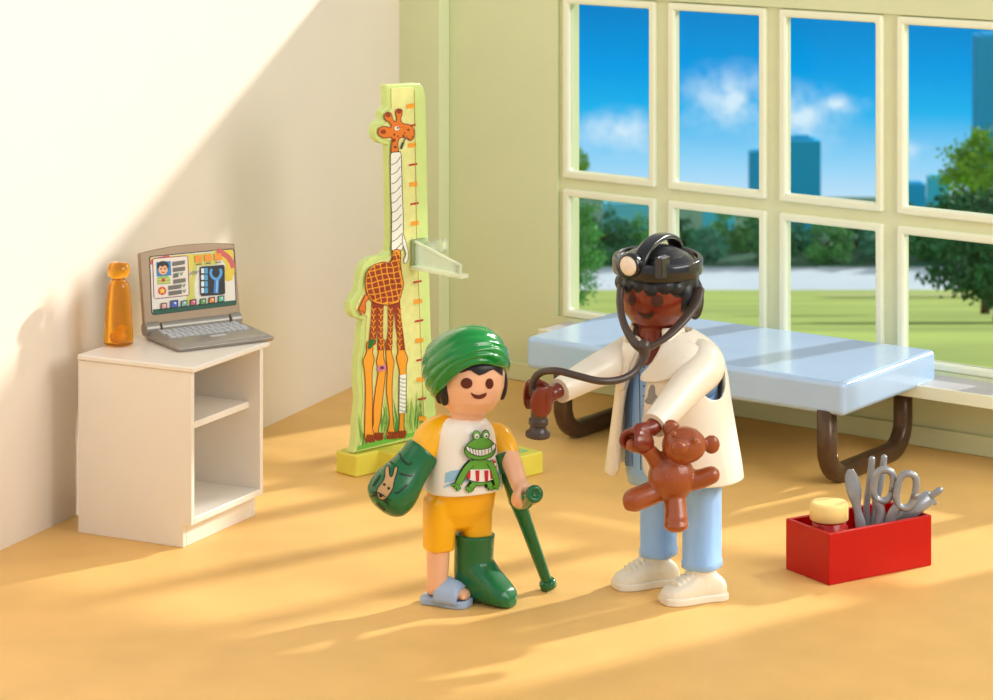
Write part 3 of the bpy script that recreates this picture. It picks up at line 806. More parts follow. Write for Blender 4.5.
p.ell(*ZA([(241, 355)])[0], 2.4, 2.1, WH).up().ell(*ZA([(246, 352)])[0], 0.9, 1.0, KB).line(ZA([(300, 412), (330, 428), (352, 405)]), 0.6, DR)
p.line(ZA([(308, 405), (285, 450)]), 1.2, inkm((150, 100, 90)), False).line(ZA([(286, 448), (268, 492)]), 2.2, inkm((50, 70, 66)), False)
p.k = 11
band = [(199, 282), (204, 274), (232, 272), (235, 285), (238, 400), (242, 500), (241, 590), (237, 600), (206, 604), (202, 596), (203, 480), (199, 380)]
p.shape(Z3(band), WH, KB, 0.7, curve=False).up()
for y in range(300, 600, 32): p.line(Z3([(201, y + 16), (218, y + 8), (232 + (y - 300) * .02, y - 12)]), 0.6, KB)
p.shape(Z3([(240, 545), (252, 580), (258, 610), (256, 635), (246, 645), (243, 632), (250, 612), (240, 580)]), WH, inkm((110, 110, 110)), 0.6)
p.shape(ZC([(293, 175), (328, 168), (325, 362), (290, 366)]), WH, KB, 0.6, curve=False).up()
for y in range(195, 360, 20): p.line(ZC([(293, y - 8), (312, y), (326, y - 2)]), 0.5, KB)
p.poly(ZB([(178, 640), (200, 628), (222, 640), (214, 655), (204, 650), (206, 668), (190, 690), (172, 688)]), inkm((20, 110, 50)))
p.poly(ZC([(181, 130), (224, 122), (226, 148), (183, 158)]), inkm((206, 120, 160))).up().ell(*ZC([(205, 138)])[0], 2.0, 1.5, inkm((90, 60, 40)))
p.build('giraffe_picture', ch)
# clear height slider
M_clear = clear_mat('clear_plastic', (250, 255, 240), 0.3, 0.05, 0.2, (250, 255, 236))
sl = O5 + nrm_c * 0.006
s_px = pan(410, 268, 0.01); zz = s_px.z; sb = V((s_px.x, s_px.y, 0)); LN = 0.42
def slb(name, o, a, b, c, la, lb, lc, bev=0.004): 
    g = Geo(); box(g, o, a, b, c, la, lb, lc); return g.build(name, M_clear, sld, bevel=bev)
sld = bpy.data.objects.new('height_slider', None); COL.objects.link(sld); sld.parent = ch
sld.location = s_px - ch.location; sld['label'] = 'clear plastic sliding bracket'
wd = ca * 1.0
LN = reach(s_px, nrm_c, 461)
M_clear2 = clear_mat('frosted_clear_plastic', (250, 255, 240), 0.3, 0.05, 0.75, (250, 255, 240))
def slb2(name, o, a, b, c, la, lb, lc):
    g = Geo(); box(g, o, a, b, c, la, lb, lc); return g.build(name, M_clear2, sld, bevel=0.003)
slb2('slider_plate', s_px - UP * 0.008, nrm_c, ca, UP, LN, 0.06, 0.022)
hp = (268 - 243) * s_px.y / F
g = Geo(); o = s_px + ca * 0.02 + UP * 0.012
A_ = [o, o + nrm_c * (LN * 0.93), o + nrm_c * (LN * 0.93) + UP * 0.05, o + UP * hp]
prism(g, A_, ca * 0.008); g.build('slider_fin', M_clear, sld, bevel=0.002)
for a1, a2 in ((A_[0], A_[3]), (A_[3], A_[2]), (A_[2], A_[1])):
    g = Geo(); tube(g, [a1 + ca * .004, a2 + ca * .004], 0.009, 10, smooth_path=False); g.build('slider_rim', M_clear2, sld)
slb('slider_clip', s_px + UP * 0.012, ca, nrm_c, UP, 0.10, 0.02, hp * 1.05)
g = Geo(); o = s_px + ca * 0.12 + UP * 0.10
lathe(g, o, [(0.02, 0), (0.036, 0.004), (0.034, 0.10), (0.045, 0.11), (0.045, 0.145), (0.03, 0.15)], 24, ax=(nrm_c, UP, ca)); g.build('slider_knob', M_clear, sld, bevel=0.003)
slb('slider_clip', s_px + UP * 0.012, ca, nrm_c, UP, 0.12, 0.02, hp * 1.05)

# ============================================================ examination couch
M_pad = mat('pale_blue_couch_top', (174, 203, 236), 0.2, var=0.04, scale=2.0, coat=0.4)
M_leg = mat('dark_bronze_leg', (84, 62, 44), 0.3, metal=0.3, var=0.12, scale=20)
cu, cv = perp(1955 * 1.0, -3700 * 1.0)    # cv-like: u right-back, cv left-back (long side)
bu = -cv; bv = cu                          # bu: towards right-front, bv: to the back
FL = G(827, 487)
def corner():
    # slab corner at picture column 844.5, inset 0.03 in front of the leg
    Q = FL - bv * 0.045; t = reach(Q, bu, 844.5); return Q + bu * t
CQ = corner(); zl = CH - (417.8 - YH) * CQ.y / F; zh = CH - (383 - YH) * CQ.y / F
Wb = reach(CQ, bv, 936.5); Lb = reach(CQ, -bu, 525)
bed = thing('examination_couch', CQ - bu * Lb / 2 + bv * Wb / 2, 'pale blue padded examination couch on dark looped legs under the window', 'couch')
g = Geo(); box(g, CQ - bu * Lb + UP * zl, bu, bv, UP, Lb, Wb, zh - zl)
pad = g.build('couch_top', M_pad, bed, bevel=0.035, seg=5)
lr = 0.05
LB = reach(FL, bv, 903)
Ls = reach(FL, -bu, 563)
for k in (0, 1):
    g = Geo(); A = FL - bu * (Ls * k) - bu * 0.0; B = A + bv * LB; r = 0.16
    pts = [A + UP * (zl + 0.02), A + UP * (r + 0.02)]
    for i in range(1, 7):
        a = PI / 2 * i / 6; pts.append(A + bv * (r * (1 - math.cos(a))) + UP * (lr + r * (1 - math.sin(a))) )
    for i in range(0, 7):
        a = PI / 2 * i / 6; pts.append(B - bv * (r * (1 - math.sin(a))) + UP * (lr + r * (1 - math.cos(a))))
    pts.append(B + UP * (zl + 0.02))
    tube(g, pts, lr, 20, rnd=False, smooth_path=False, side=bu, expo=3.2)
    g.build('leg', M_leg, bed)

# ============================================================ red box and instruments
M_red = mat('red_plastic', (188, 4, 6), 0.3, var=0.03, coat=0.05, ior=1.38)
M_steel = mat('grey_instrument_plastic', (150, 152, 156), 0.3, metal=0.35, var=0.08, scale=20)
R0 = G(829, 586)
ra, rb = perp(5200, -2050)
LA = reach(R0, ra, 932); LBx = reach(R0, rb, 785.5); hb_ = CH - (534 - YH) * R0.y / F
def rp(x, y, z): return R0 + ra * x + rb * y + UP * z
g = Geo(); t_ = 0.022
O = [rp(0, 0, 0), rp(LA, 0, 0), rp(LA, LBx, 0), rp(0, LBx, 0)]; T = [q + UP * hb_ for q in O]
I = [rp(t_, t_, hb_), rp(LA - t_, t_, hb_), rp(LA - t_, LBx - t_, hb_), rp(t_, LBx - t_, hb_)]; J = [q - UP * (hb_ - 0.03) for q in I]
vs = O + T + I + J; fs = [[3, 2, 1, 0], [12, 13, 14, 15]]
for i in range(4):
    j = (i + 1) % 4; fs += [[i, j, j + 4, i + 4], [i + 4, j + 4, j + 8, i + 8], [i + 8, j + 8, j + 12, i + 12]]
g.add(vs, fs, 0, False)
tray = tag(g.build('instrument_box', M_red, bevel=0.007), 'open red box of doctor instruments on the floor in front of the couch', 'box')
def onfloorbox(px, y): # point inside the box at depth fraction y under picture column px
    Q = rp(0, y * LBx, 0.032); t = reach(Q, ra, px); return Q + ra * t
q = onfloorbox(829, 0.5); s_ = q.y / F
jt = thing('pill_jar', q, 'small clear red jar with a cream cap at the left end of the red box', 'jar')
M_redc = mat('clear_red_plastic', (214, 30, 36), 0.15, trans=0.5, ior=1.3, coat=0.3)
M_cap = mat('cream_cap', (250, 218, 140), 0.4)
zc = CH - (519.5 - YH) * q.y / F - q.z
g = Geo(); lathe(g, q, [(17 * s_, 0), (19 * s_, 0.01), (19 * s_, zc - 0.03), (17 * s_, zc - 0.02), (17 * s_, zc)], 40)
g.build('jar_body', M_redc, jt)
g = Geo(); lathe(g, q + UP * zc, [(18 * s_, 0), (19.3 * s_, 0.005), (19.3 * s_, 15 * s_), (18.2 * s_, 17.5 * s_), (15 * s_, 18 * s_)], 40)
g.build('jar_cap', M_cap, jt)
ZT = Z(760, 440, 200 / 875.0)
def inst(name, cat, label, ydep, flat_list=None):
    return None
yd = onfloorbox(870, 0.5).y
def TW(x, y, dy=0.0):
    a, b = ZT([(x, y)])[0]; return W(a, b, yd + dy)
# spatula
g = Geo()
tube(g, [TW(395, 132, .02), TW(400, 165, .02), TW(412, 225, .01), TW(425, 300, 0), TW(440, 370, -.01), TW(450, 440, -.02)], [0.018, 0.034, 0.038, 0.020, 0.028, 0.022], 16, flat=0.3, side=(1, 0, 0))
tag(g.build('spatula', M_steel), 'grey pointed spatula standing beside the cream capped jar', 'spatula')
# tweezers
g = Geo()
tube(g, [TW(490, 85, .1), TW(480, 180, .1), TW(466, 290, .1), TW(470, 400, .08), TW(480, 470, .06)], [0.017, 0.018, 0.017, 0.018, 0.02], 14, side=(1, 0, 0))
tube(g, [TW(543, 78, .14), TW(530, 180, .13), TW(506, 290, .11), TW(488, 400, .09), TW(482, 470, .06)], [0.017, 0.018, 0.017, 0.018, 0.02], 14, side=(1, 0, 0))
tag(g.build('tweezers', M_steel), 'grey tweezers with two rounded prongs behind the scissors', 'tweezers')
# scissors
sx_ = thing('scissors', TW(540, 470, -.02), 'grey scissors standing handles up in the middle of the red box', 'scissors')
def loopy(cx, cy, rx, ry, rot, dy, r):
    g = Geo(); pts = []
    for i in range(24):
        a = 2 * PI * i / 24; x = rx * spow(math.cos(a), 0.75); y = ry * spow(math.sin(a), 0.75)
        pts.append(TW(cx + x * math.cos(rot) - y * math.sin(rot), cy + x * math.sin(rot) + y * math.cos(rot), dy))
    pts = pts + pts[:2]
    tube(g, pts, r, 12, rnd=False, smooth_path=False); return g
g = loopy(540, 198, 42, 68, 0.14, -.02, 0.0185)
tube(g, [TW(510, 262, -.02), TW(528, 320, -.02), TW(520, 400, -.03), TW(512, 460, -.03)], [0.026, 0.024, 0.022, 0.014], 14, flat=0.6, side=(1, 0, 0))
g.build('scissor_blade', M_steel, sx_)
g = loopy(640, 222, 40, 76, 0.2, -.05, 0.0185)
tube(g, [TW(604, 288, -.05), TW(576, 330, -.045), TW(560, 400, -.04), TW(556, 460, -.03)], [0.026, 0.026, 0.024, 0.014], 14, flat=0.6, side=(1, 0, 0))
g.build('scissor_blade', M_steel, sx_)
# syringe
sy = thing('syringe', TW(600, 400, -.02), 'grey syringe leaning out at the right end of the red box', 'syringe')
g = Geo(); tube(g, [TW(590, 372, .05), TW(625, 340, .04), TW(640, 327, .035), TW(745, 248, .0)], [0.024, 0.036, 0.038, 0.040], 20, rnd=False, smooth_path=False, n=2); g.build('syringe_barrel', M_steel, sy)
g = Geo(); tube(g, [TW(742, 258, .0), TW(756, 272, .0)], 0.01, 12); tube(g, [TW(735, 235, .0), TW(765, 276, .0)], [0.012, 0.012], 12)
tube(g, [TW(745, 248, .0), TW(786, 220, -.01)], 0.018, 16); g.build('plunger', M_steel, sy)
# ============================================================ toy figures
def hand(g, c, grip, palm, r=0.05, th=0.018, w=0.13, wrist=None, a0=48, wr=0.045, droop=1.0):
    """C-shaped clamp hand: a curved palm and two fingers round the grip axis"""
    c = V(c); grip = V(grip).normalized(); palm = V(palm); palm = (palm - grip * palm.dot(grip)).normalized(); sd_ = grip.cross(palm)
    rings = []
    n = 22
    for i in range(n + 1):
        t = i / n; a = math.radians(a0 + (360 - 2 * a0) * t)      # 0 = opening
        d = -palm * math.cos(a) + sd_ * math.sin(a)
        e = min(t, 1 - t) * 2
        k = (math.sin(min(1, e * 3.2) * PI / 2)) ** 0.6 if e < 1 else 1
        k = max(k, 0.18)
        hh = w / 2 * k * (1 - 0.25 * max(0, e - 0.55) / 0.45)
        rings.append(ring(c + d * (r + th), d, grip, th * max(k, 0.45), hh, 2.6, 20))
    loft(g, rings)
    if wrist is not None:
        tube(g, [c + palm * (r + th * 1.2), V(wrist)], [wr, wr * 0.95], 20, smooth_path=False)

def torso_ring(B, z, hw, hd, side, front, n=2.4, seg=48, dx=0.0):
    return ring(B + UP * z + side * dx, side, front, hw, hd, n, seg)
def shoe(g, heel, toe, w, h, m=0):
    heel = V(heel); toe = V(toe); d = (toe - heel); l = d.length; d.normalize(); s_ = V((-d.y, d.x, 0))
    prof = [(0.0, .5, .42), (.04, .76, .58), (.12, .9, .74), (.25, .94, .95), (.4, .94, 1.0), (.52, .96, .84), (.65, 1.0, .64), (.8, .98, .50), (.9, .86, .42), (.97, .62, .30), (1.0, .35, .2)]
    loft(g, [ring(heel + d * (l * t) + UP * (h * hh / 2 + 0.012), s_, UP, w / 2 * ww, h * hh / 2, 2.8, 28) for t, ww, hh in prof], m)
    return d, s_, l
def sole(g, heel, toe, w, z0, z1, grow=0.008):
    heel = V(heel); toe = V(toe); d = (toe - heel); l = d.length; d.normalize(); s_ = V((-d.y, d.x, 0))
    pts = [(-.02, .45), (.03, .78), (.12, .92), (.3, .86), (.45, .88), (.65, 1.02), (.82, 1.0), (.93, .84), (1.0, .5)]
    o = [(t, ww) for t, ww in pts] + [(t, -ww) for t, ww in pts[::-1]]
    o = cr(o, 4, True)
    P = [heel + d * (l * t) + s_ * (ww * (w / 2 + grow)) for t, ww in o]
    loft(g, [[p + UP * z0 for p in P], [p + UP * (z0 + (z1 - z0) * .5) for p in P], [p + UP * z1 for p in P]])

def eyeprint(o, feats, layer=2):
    p = Print(o, layer, 0.0012, edge=1.0)
    for f in feats:
        if f[0] == 'e': p.ell(f[1], f[2], f[3], f[4], f[5], 24, f[6] if len(f) > 6 else 0)
        else: p.poly(f[1], f[2])
    p.join(o)

# ------------------------------------------------------------ doctor
M_skin2 = mat('reddish_brown_plastic_skin', (124, 44, 24), 0.25, var=0.03, coat=0.3)
M_coat = mat('ivory_coat_plastic', (242, 232, 212), 0.3, var=0.015, coat=0.3)
M_blue = mat('light_blue_plastic', (150, 194, 246), 0.32, var=0.03, coat=0.2)
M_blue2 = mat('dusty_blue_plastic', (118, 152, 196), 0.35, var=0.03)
M_black = mat('black_plastic', (22, 22, 24), 0.22, var=0.1, coat=0.5)
M_hair = mat('black_hair_plastic', (30, 30, 32), 0.35, var=0.1)
M_shoe = mat('off_white_shoe_plastic', (238, 232, 214), 0.35, var=0.02)
DB = G(676, 594)
DF = V((-0.5, -0.866, 0)); DS = V((0.866, -0.5, 0)); dsc = DB.y / F
doc = thing('toy_figure', DB, 'brown skinned doctor toy figure in a white coat with a black head lamp', 'toy figure')
dY = DB.y
# body (one skin): head, neck, trunk, arms, hands, legs
hc = W(656.5, 292, dY)
shR = W(703, 364, dY - 0.12); wrR = W(652, 428, dY - 0.50)
shL = W(628, 355, dY + 0.08); wrL = W(557, 391, dY - 0.28)
handR = W(636.5, 443, dY - 0.56); handL = W(537, 398, dY - 0.33)
g = Geo()
hp_ = [(0.02, -.205), (.075, -.19), (.125, -.155), (.16, -.10), (.178, -.03), (.182, .04), (.176, .10), (.15, .16), (.10, .195), (.02, .205)]
lathe(g, hc, [(a, b * 0.9) for a, b in hp_], 40, ax=(DS, DF, UP))
tube(g, [V((hc.x, hc.y, 1.05)), V((hc.x, hc.y, hc.z - 0.1))], [0.1, 0.085], 24, rnd=False)
def DR_(z, hw, hd, dx=0.0): return torso_ring(DB - UP * DB.z, z, hw, hd, DS, DF, 2.4, 40, dx)
loft(g, [DR_(z, a, b, -0.025) for z, a, b in ((.5, .16, .11), (.7, .17, .12), (1.0, .17, .12), (1.15, .14, .10), (1.2, .06, .05))])
tube(g, [shR, (shR * 0.45 + wrR * 0.55) + V((0.01, 0, 0)), wrR], [.07, .055, .04]); tube(g, [shL, shL * 0.5 + wrL * 0.5 + UP * 0.01, wrL], [.07, .055, .035])
for (px, pt) in ((658, 0.13), (702, -0.07)):
    a = W(px, 500, dY + pt); tube(g, [V((a.x, a.y, .62)), V((a.x, a.y, .24))], [.055, .045], 20)
palm = (wrR - handR)
hand(g, handR, V((-0.75, -0.6, 0.25)), palm, 0.036, 0.017, 0.125, wrR, a0=40, wr=0.036)
palm = (wrL - handL)
hand(g, handL, V((0.03, -0.1, 1)), V((0.9, 0.38, 0.1)), 0.05, 0.013, 0.155, wrL, a0=32, wr=0.034)
body = g.build('body', M_skin2, doc, remesh=0.0075, smooth=3)
BE = inkm((70, 34, 24))
mo = [(637.5, 311.2), (641.5, 313.2), (646, 314.0), (650.5, 312.8), (653.4, 310.8), (654.2, 312.6), (652.6, 316.2), (648.8, 318.8), (644.4, 318.2), (640.5, 315.4)]
eyeprint(body, [('e', 632.2, 300, 3.6, 5.8, BE, -0.1), ('e', 657.2, 301, 6.2, 6.2, BE), ('p', mo, inkm((60, 24, 18)))])
# blue tunic
g = Geo()
loft(g, [DR_(z, a, b, -0.02) for z, a, b in ((.535, .225, .15), (.6, .235, .165), (.8, .235, .17), (1.0, .225, .165), (1.12, .20, .15), (1.18, .16, .13), (1.215, .10, .09))])
tun = g.build('tunic', M_blue, doc)
p = Print(tun, 1, 0.0012, edge=2)
p.line([(638.5, 349), (639.5, 380), (640, 410), (640.5, 440), (641, 470)], 0.8, inkm((60, 80, 110)))
for y in (352, 359, 367, 376, 386, 396, 406, 417, 428): p.up().ell(644.2 if y > 356 else 646, y, 0.9, 0.9, inkm((40, 50, 66)), 10); p.k -= 0.5
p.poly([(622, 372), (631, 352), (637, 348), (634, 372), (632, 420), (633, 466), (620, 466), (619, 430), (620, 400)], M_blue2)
p.join(tun)
# trousers
g = Geo()
for (px, pt, py1, r) in ((658.5, 0.13, 555, 0.085), (702, -0.07, 567, 0.089)):
    a = G(px, py1 + 30, 0); a = V((a.x, dY + pt, 0)); a.x = W(px, 500, a.y).x
    zt_ = CH - (py1 - YH) * a.y / F
    loft(g, [ring(V((a.x, a.y, z)), DS, DF, r * k, r * k * 1.1, 3, 32) for z, k in ((zt_, .92), (zt_ + .006, 1.0), (zt_ + .035, 1.0), (zt_ + .04, .95), (zt_ + .3, .95), (.62, .98), (.70, .7))])
loft(g, [DR_(z, a, b, -0.0) for z, a, b in ((.50, .10, .08), (.54, .19, .13), (.66, .20, .14), (.72, .15, .1))])
g.build('trousers', M_blue, doc)
# shoes
for nm, hx, tx, w_ in (('a', (677, 582), (614, 589), 0.145), ('b', (724, 597), (662, 604), 0.15)):
    h_ = G(*hx); t_ = G(*tx)
    g = Geo(); d, s2, l = shoe(g, h_, t_, w_, 0.15)
    an = h_ + d * (l * .36)
    tube(g, [an + UP * .07, an + UP * .20], [.072, .070], 24, rnd=False)
    for k in range(5):
        c_ = h_ + d * (l * (.50 + .07 * k)) + UP * (0.15 * (.93 - .075 * k))
        tube(g, [c_ - s2 * (.035), c_ + UP * .006, c_ + s2 * (.035)], .0085, 8, n=3)
    g.build('shoe', M_shoe, doc, remesh=0.0055, smooth=2)
    g = Geo(); sole(g, h_, t_, w_, 0.0, 0.036); g.build('sole', M_shoe, doc, bevel=0.008)
# coat: open shell
def coat_ring(z, hw, hd, g0, g1, dx=0.0, dy=0.0, n=64, flare=0.0, xo=0.0):
    out = []
    for i in range(n + 1):
        e_ = min(i, n - i) * (360 - g0 - g1) / n * 0.0052; dz = 0.0
        if e_ < .05 and z < .70: q_ = .05 - e_; dz = (.05 - math.sqrt(max(0, .05 ** 2 - q_ ** 2))) * max(0, 1 - (z - .585) / .115)
        a = math.radians(g0 + (360 - g0 - g1) * i / n)     # angle from front toward image right
        c_, s_ = math.cos(a), math.sin(a); e = 2 / 2.3
        ex = flare * (max(0, 1 - i / 6) + 0) ; ex2 = flare * max(0, 1 - (n - i) / 8)
        out.append(V((DB.x, DB.y, z + dz)) + DS * (hw * spow(s_, e) + dx - ex2 * 1.0) + DF * (hd * spow(c_, e) + dy + ex * .4 + ex2 * .4))
    return out
secs = [(.585, .335, .235, -4, 28, -.01, .02), (.66, .325, .232, -6, 29, -.01, .02), (.8, .30, .222, -7, 31, -.012, .02), (.95, .275, .212, -7, 31, -.015, .02), (1.06, .262, .205, -5, 28, -.018, .01), (1.14, .245, .192, 0, 24, -.02, .0), (1.19, .222, .178, 5, 22, -.022, 0), (1.23, .175, .150, 10, 24, -.024, 0), (1.26, .125, .118, 14, 30, -.026, 0), (1.275, .098, .095, 16, 32, -.028, 0)]
fine = cr([tuple(x) for x in secs], 5)
g = Geo(); loft(g, [coat_ring(a[0], a[1], a[2], a[3], a[4], a[5], 0, 64, a[6]) for a in fine], 0, (0, 0), closed=False)
# armhole cutters
gc = Geo(); ball(gc, shR + V((0.015, -0.02, -0.045)), .105, .105, .15); cutR = gc.build('cutter', M_coat)
gc = Geo(); ball(gc, shL + V((-0.04, 0.02, -0.03)), .09, .09, .11); cutL = gc.build('cutter', M_coat)
coat = g.build('coat', M_coat, doc, solid=0.022, soff=0.0, cut=[cutR, cutL], recalc=False)
for c_ in (cutR, cutL): bpy.data.objects.remove(c_)
# blue under-sleeve showing in the armhole
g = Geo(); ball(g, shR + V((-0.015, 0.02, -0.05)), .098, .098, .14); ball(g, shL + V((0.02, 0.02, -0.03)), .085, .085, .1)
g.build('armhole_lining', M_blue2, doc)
# collar and lapels
g = Geo()
loft(g, [[V((hc.x, hc.y, z)) + DS * (r * math.sin(a)) + DF * (r * math.cos(a) * .95) for a in [math.radians(38 + (360 - 86) * i / 40) for i in range(41)]] for z, r in ((1.225, .155), (1.26, .135), (1.30, .125), (1.305, .118))], 0, (0, 0), closed=False)
g.build('collar', M_coat, doc, solid=0.02, recalc=False)
def coat_at(ang, z, off):
    for k in range(len(fine) - 1):
        if fine[k][0] <= z <= fine[k + 1][0] or k == len(fine) - 2:
            t = min(1, max(0, (z - fine[k][0]) / (fine[k + 1][0] - fine[k][0]))); f = [fine[k][q] * (1 - t) + fine[k + 1][q] * t for q in range(7)]; break
    a = math.radians(ang); e = 2 / 2.3
    return V((DB.x, DB.y, z)) + DS * ((f[1] + off) * spow(math.sin(a), e) + f[5]) + DF * ((f[2] + off) * spow(math.cos(a), e))
def lapel(pts, name='lapel'):
    bm = bmesh.new(); pts = cr(pts, 3, True); vv = [bm.verts.new((a * 0.004, z, 0)) for a, z in pts]
    for t3_ in tessellate_polygon([[V((a * 0.004, z, 0)) for a, z in pts]]): bm.faces.new([vv[i] for i in t3_])
    for _ in range(5):
        es = [e for e in bm.edges if e.calc_length() > .015]
        if not es: break
        bmesh.ops.subdivide_edges(bm, edges=es, cuts=1); bmesh.ops.triangulate(bm, faces=bm.faces[:])
    bm.verts.index_update(); g = Geo()
    vs = [coat_at(v.co.x / 0.004, v.co.y, .026) for v in bm.verts]
    g.add(vs, [[v.index for v in f.verts] for f in bm.faces], 0, True); bm.free()
    return g.build(name, M_coat, doc, solid=0.022, soff=0, recalc=True)
lapel([(10, 1.245), (30, 1.25), (58, 1.245), (62, 1.20), (48, 1.178), (54, 1.155), (34, 1.125), (12, 1.085), (-2, 1.07), (-8, 1.075), (-8, 1.10), (-2, 1.14), (4, 1.2)])
lapel([(-26, 1.245), (-50, 1.25), (-72, 1.235), (-70, 1.18), (-58, 1.165), (-60, 1.14), (-46, 1.06), (-36, 1.0), (-29, 1.03), (-26, 1.12), (-22, 1.2)])
p = Print(coat, 1, 0.0012, edge=2)
lg = inkm((150, 148, 142))
p.poly([(644.5, 401), (647.5, 397), (648.5, 390), (650.5, 385.5), (653, 384.5), (655, 387), (655.5, 394), (658.5, 397.5), (658.5, 401), (654, 404.5), (647, 404)], lg)
p.join(coat)
# sleeves
for nm, pts, rr in (('r', [shR + V((-.02, .04, .02)), shR + V((0.0, -.03, -.01)), shR * .55 + wrR * .45 + V((.012, 0, .005)), wrR * .96 + shR * .04], [.095, .103, .082, .066]), ('l', [shL + V((.06, .02, .02)), shL + V((0, 0, -0.01)), shL * .5 + wrL * .5 + UP * .0, wrL + V((.012, .005, 0))], [.105, .10, .078, .06])):
    g = Geo(); tube(g, pts, rr, 32, end=(1, 0)); g.build('sleeve', M_coat, doc, bevel=0.008)
# hair
g = Geo()
hq = hc + UP * 0.055 - DF * 0.02
ball(g, hq + UP * .01, .20, .20, .165, (DS, DF, UP))
for a in range(-64, 250, 20):
    r_ = math.radians(a); f_ = -60 <= a <= 60
    d_ = DS * math.sin(r_) + DF * math.cos(r_)
    zz_ = (-.012 if abs(a) < 70 else -.07)
    ball(g, hq + d_ * .168 + UP * (zz_ + (.012 if (a // 20) % 2 else 0)), .045, .045, .048 if abs(a) < 70 else .085, (DS, DF, UP))
for a, dz in ((98, -.06), (112, -.085), (-100, -.06)):
    r_ = math.radians(a); d_ = DS * math.sin(r_) + DF * math.cos(r_)
    ball(g, hq + d_ * .178 + UP * dz, .045, .04, .105, (DS, DF, UP))
# keep the face clear: trim with a block in front of the brow
hair = g.build('hair', M_hair, doc, remesh=0.007, smooth=2)
gc = Geo(); box(gc, hc - DS * .135 + DF * 0.02 - UP * .3, DS, DF, UP, .27, .4, .29)
ck = gc.build('cutter', M_hair); q = hair.modifiers.new('b', 'BOOLEAN'); q.operation = 'DIFFERENCE'; q.object = ck; q.solver = 'EXACT'; bake(hair); bpy.data.objects.remove(ck)
# ---- head lamp (worn): its own thing
tilt = (UP + DF * 0.10 + V((0.05, 0, 0))).normalized(); hx_ = DS - tilt * DS.dot(tilt); hx_.normalize(); hy_ = tilt.cross(hx_); hy_ = -hy_ if hy_.dot(DF) < 0 else hy_
lc = hc + UP * .138 - DF * .012
hl = thing('head_lamp', lc, 'black head lamp with a round white lamp worn on the doctor figure', 'head lamp')
g = Geo()
lathe(g, lc, [(.200, -.042), (.216, -.04), (.220, -.02), (.220, .025), (.214, .038), (.196, .040), (.19, .02), (.18, .02), (.15, .045), (.10, .066), (.05, .074), (.001, .075)], 56, ax=(hx_, hy_, tilt), caps=(0, 0))
g.build('head_band', M_black, hl, bevel=0.004, ang=50)
g = Geo()
ap = []
for i in range(13):
    a = PI * i / 12; ap.append(lc + hy_ * (.205 * math.cos(a)) + tilt * (.02 + .105 * math.sin(a)))
tube(g, ap, .038, 20, rnd=False, n=3, flat=0.42, side=hx_, expo=3); g.build('top_strap', M_black, hl)
lq = lc + hy_ * .215 - hx_ * 0.02
lq = W(629.5, 265.5, (lc + hy_ * .215).y); lfr = (hy_ * .93 - hx_ * .1).normalized()
lax = lfr.cross(UP).normalized(); laz = lax.cross(lfr)
g = Geo(); lathe(g, lq - lfr * .05, [(.05, 0), (.058, .01), (.06, .05), (.055, .062), (.046, .064), (.046, .05)], 32, ax=(lax, laz, lfr), caps=(1, 1)); 
for sx2 in (1,): box(g, lq + hx_ * .125 - lfr * .085 - UP * .05, hx_, lfr, UP, .04, .07, .10)
g.build('lamp_housing', M_black, hl, bevel=0.006)
g = Geo(); lathe(g, lq + lfr * 0.0, [(.048, 0), (.047, .012), (.035, .02), (.001, .023)], 32, ax=(lax, laz, lfr)); g.build('lens', mat('cream_lens', (248, 230, 206), 0.3), hl)
# ---- stethoscope
M_st = mat('dark_brown_rubber', (70, 56, 48), 0.35, var=0.1, scale=20, coat=0.2)
jn = W(644, 350, dY - .33)
st = thing('stethoscope', handL - UP * .1, 'dark brown stethoscope hanging from the doctor figure and held in the outstretched hand', 'stethoscope')
g = Geo(); tube(g, [W(620.5, 288, dY - .12), W(620, 305, dY - .17), W(624, 324, dY - .25), W(634, 342, dY - .31), jn], [.018, .018, .019, .022, .024], 14, side=(1, 0, 0)); g.build('ear_tube', M_st, st)
g = Geo(); tube(g, [W(699, 290, dY - .10), W(694, 306, dY - .16), W(682, 322, dY - .24), W(664, 339, dY - .30), jn], [.03, .032, .03, .026, .024], 14, flat=.6, side=(1, 0, .6)); g.build('ear_tube', M_st, st)
g = Geo(); tube(g, [W(644, 346, dY - .33), W(644, 356, dY - .335), W(640, 364, dY - .35)], [.032, .026, .018], 14); g.build('joint', M_st, st)
g = Geo(); tube(g, [W(641, 362, dY - .345), W(634, 372, dY - .37), W(620, 379.5, dY - .42), W(600, 381, dY - .46), W(578, 376, dY - .46), W(558, 371, dY - .43), W(542, 372, dY - .38), W(533.5, 381, dY - .345), W(532.5, 394, handL.y)], .0175, 14, n=8); g.build('tube', M_st, st)
g = Geo(); ca_ = V((0.06, -0.1, 1)).normalized(); cx_ = ca_.cross(V((0, 1, 0))).normalized(); cy_ = ca_.cross(cx_)
k_ = handL.y / F
lathe(g, W(537.5, 437, handL.y - .01), [(10 * k_, 0), (12.5 * k_, 1 * k_), (12.5 * k_, 5 * k_), (9 * k_, 7.5 * k_), (7.8 * k_, 12 * k_), (10 * k_, 13.5 * k_), (10 * k_, 18 * k_), (8.2 * k_, 20 * k_), (8.4 * k_, 48 * k_), (6 * k_, 50 * k_)], 32, ax=(cx_, cy_, ca_)); g.build('chest_piece', M_st, st, bevel=0.003)

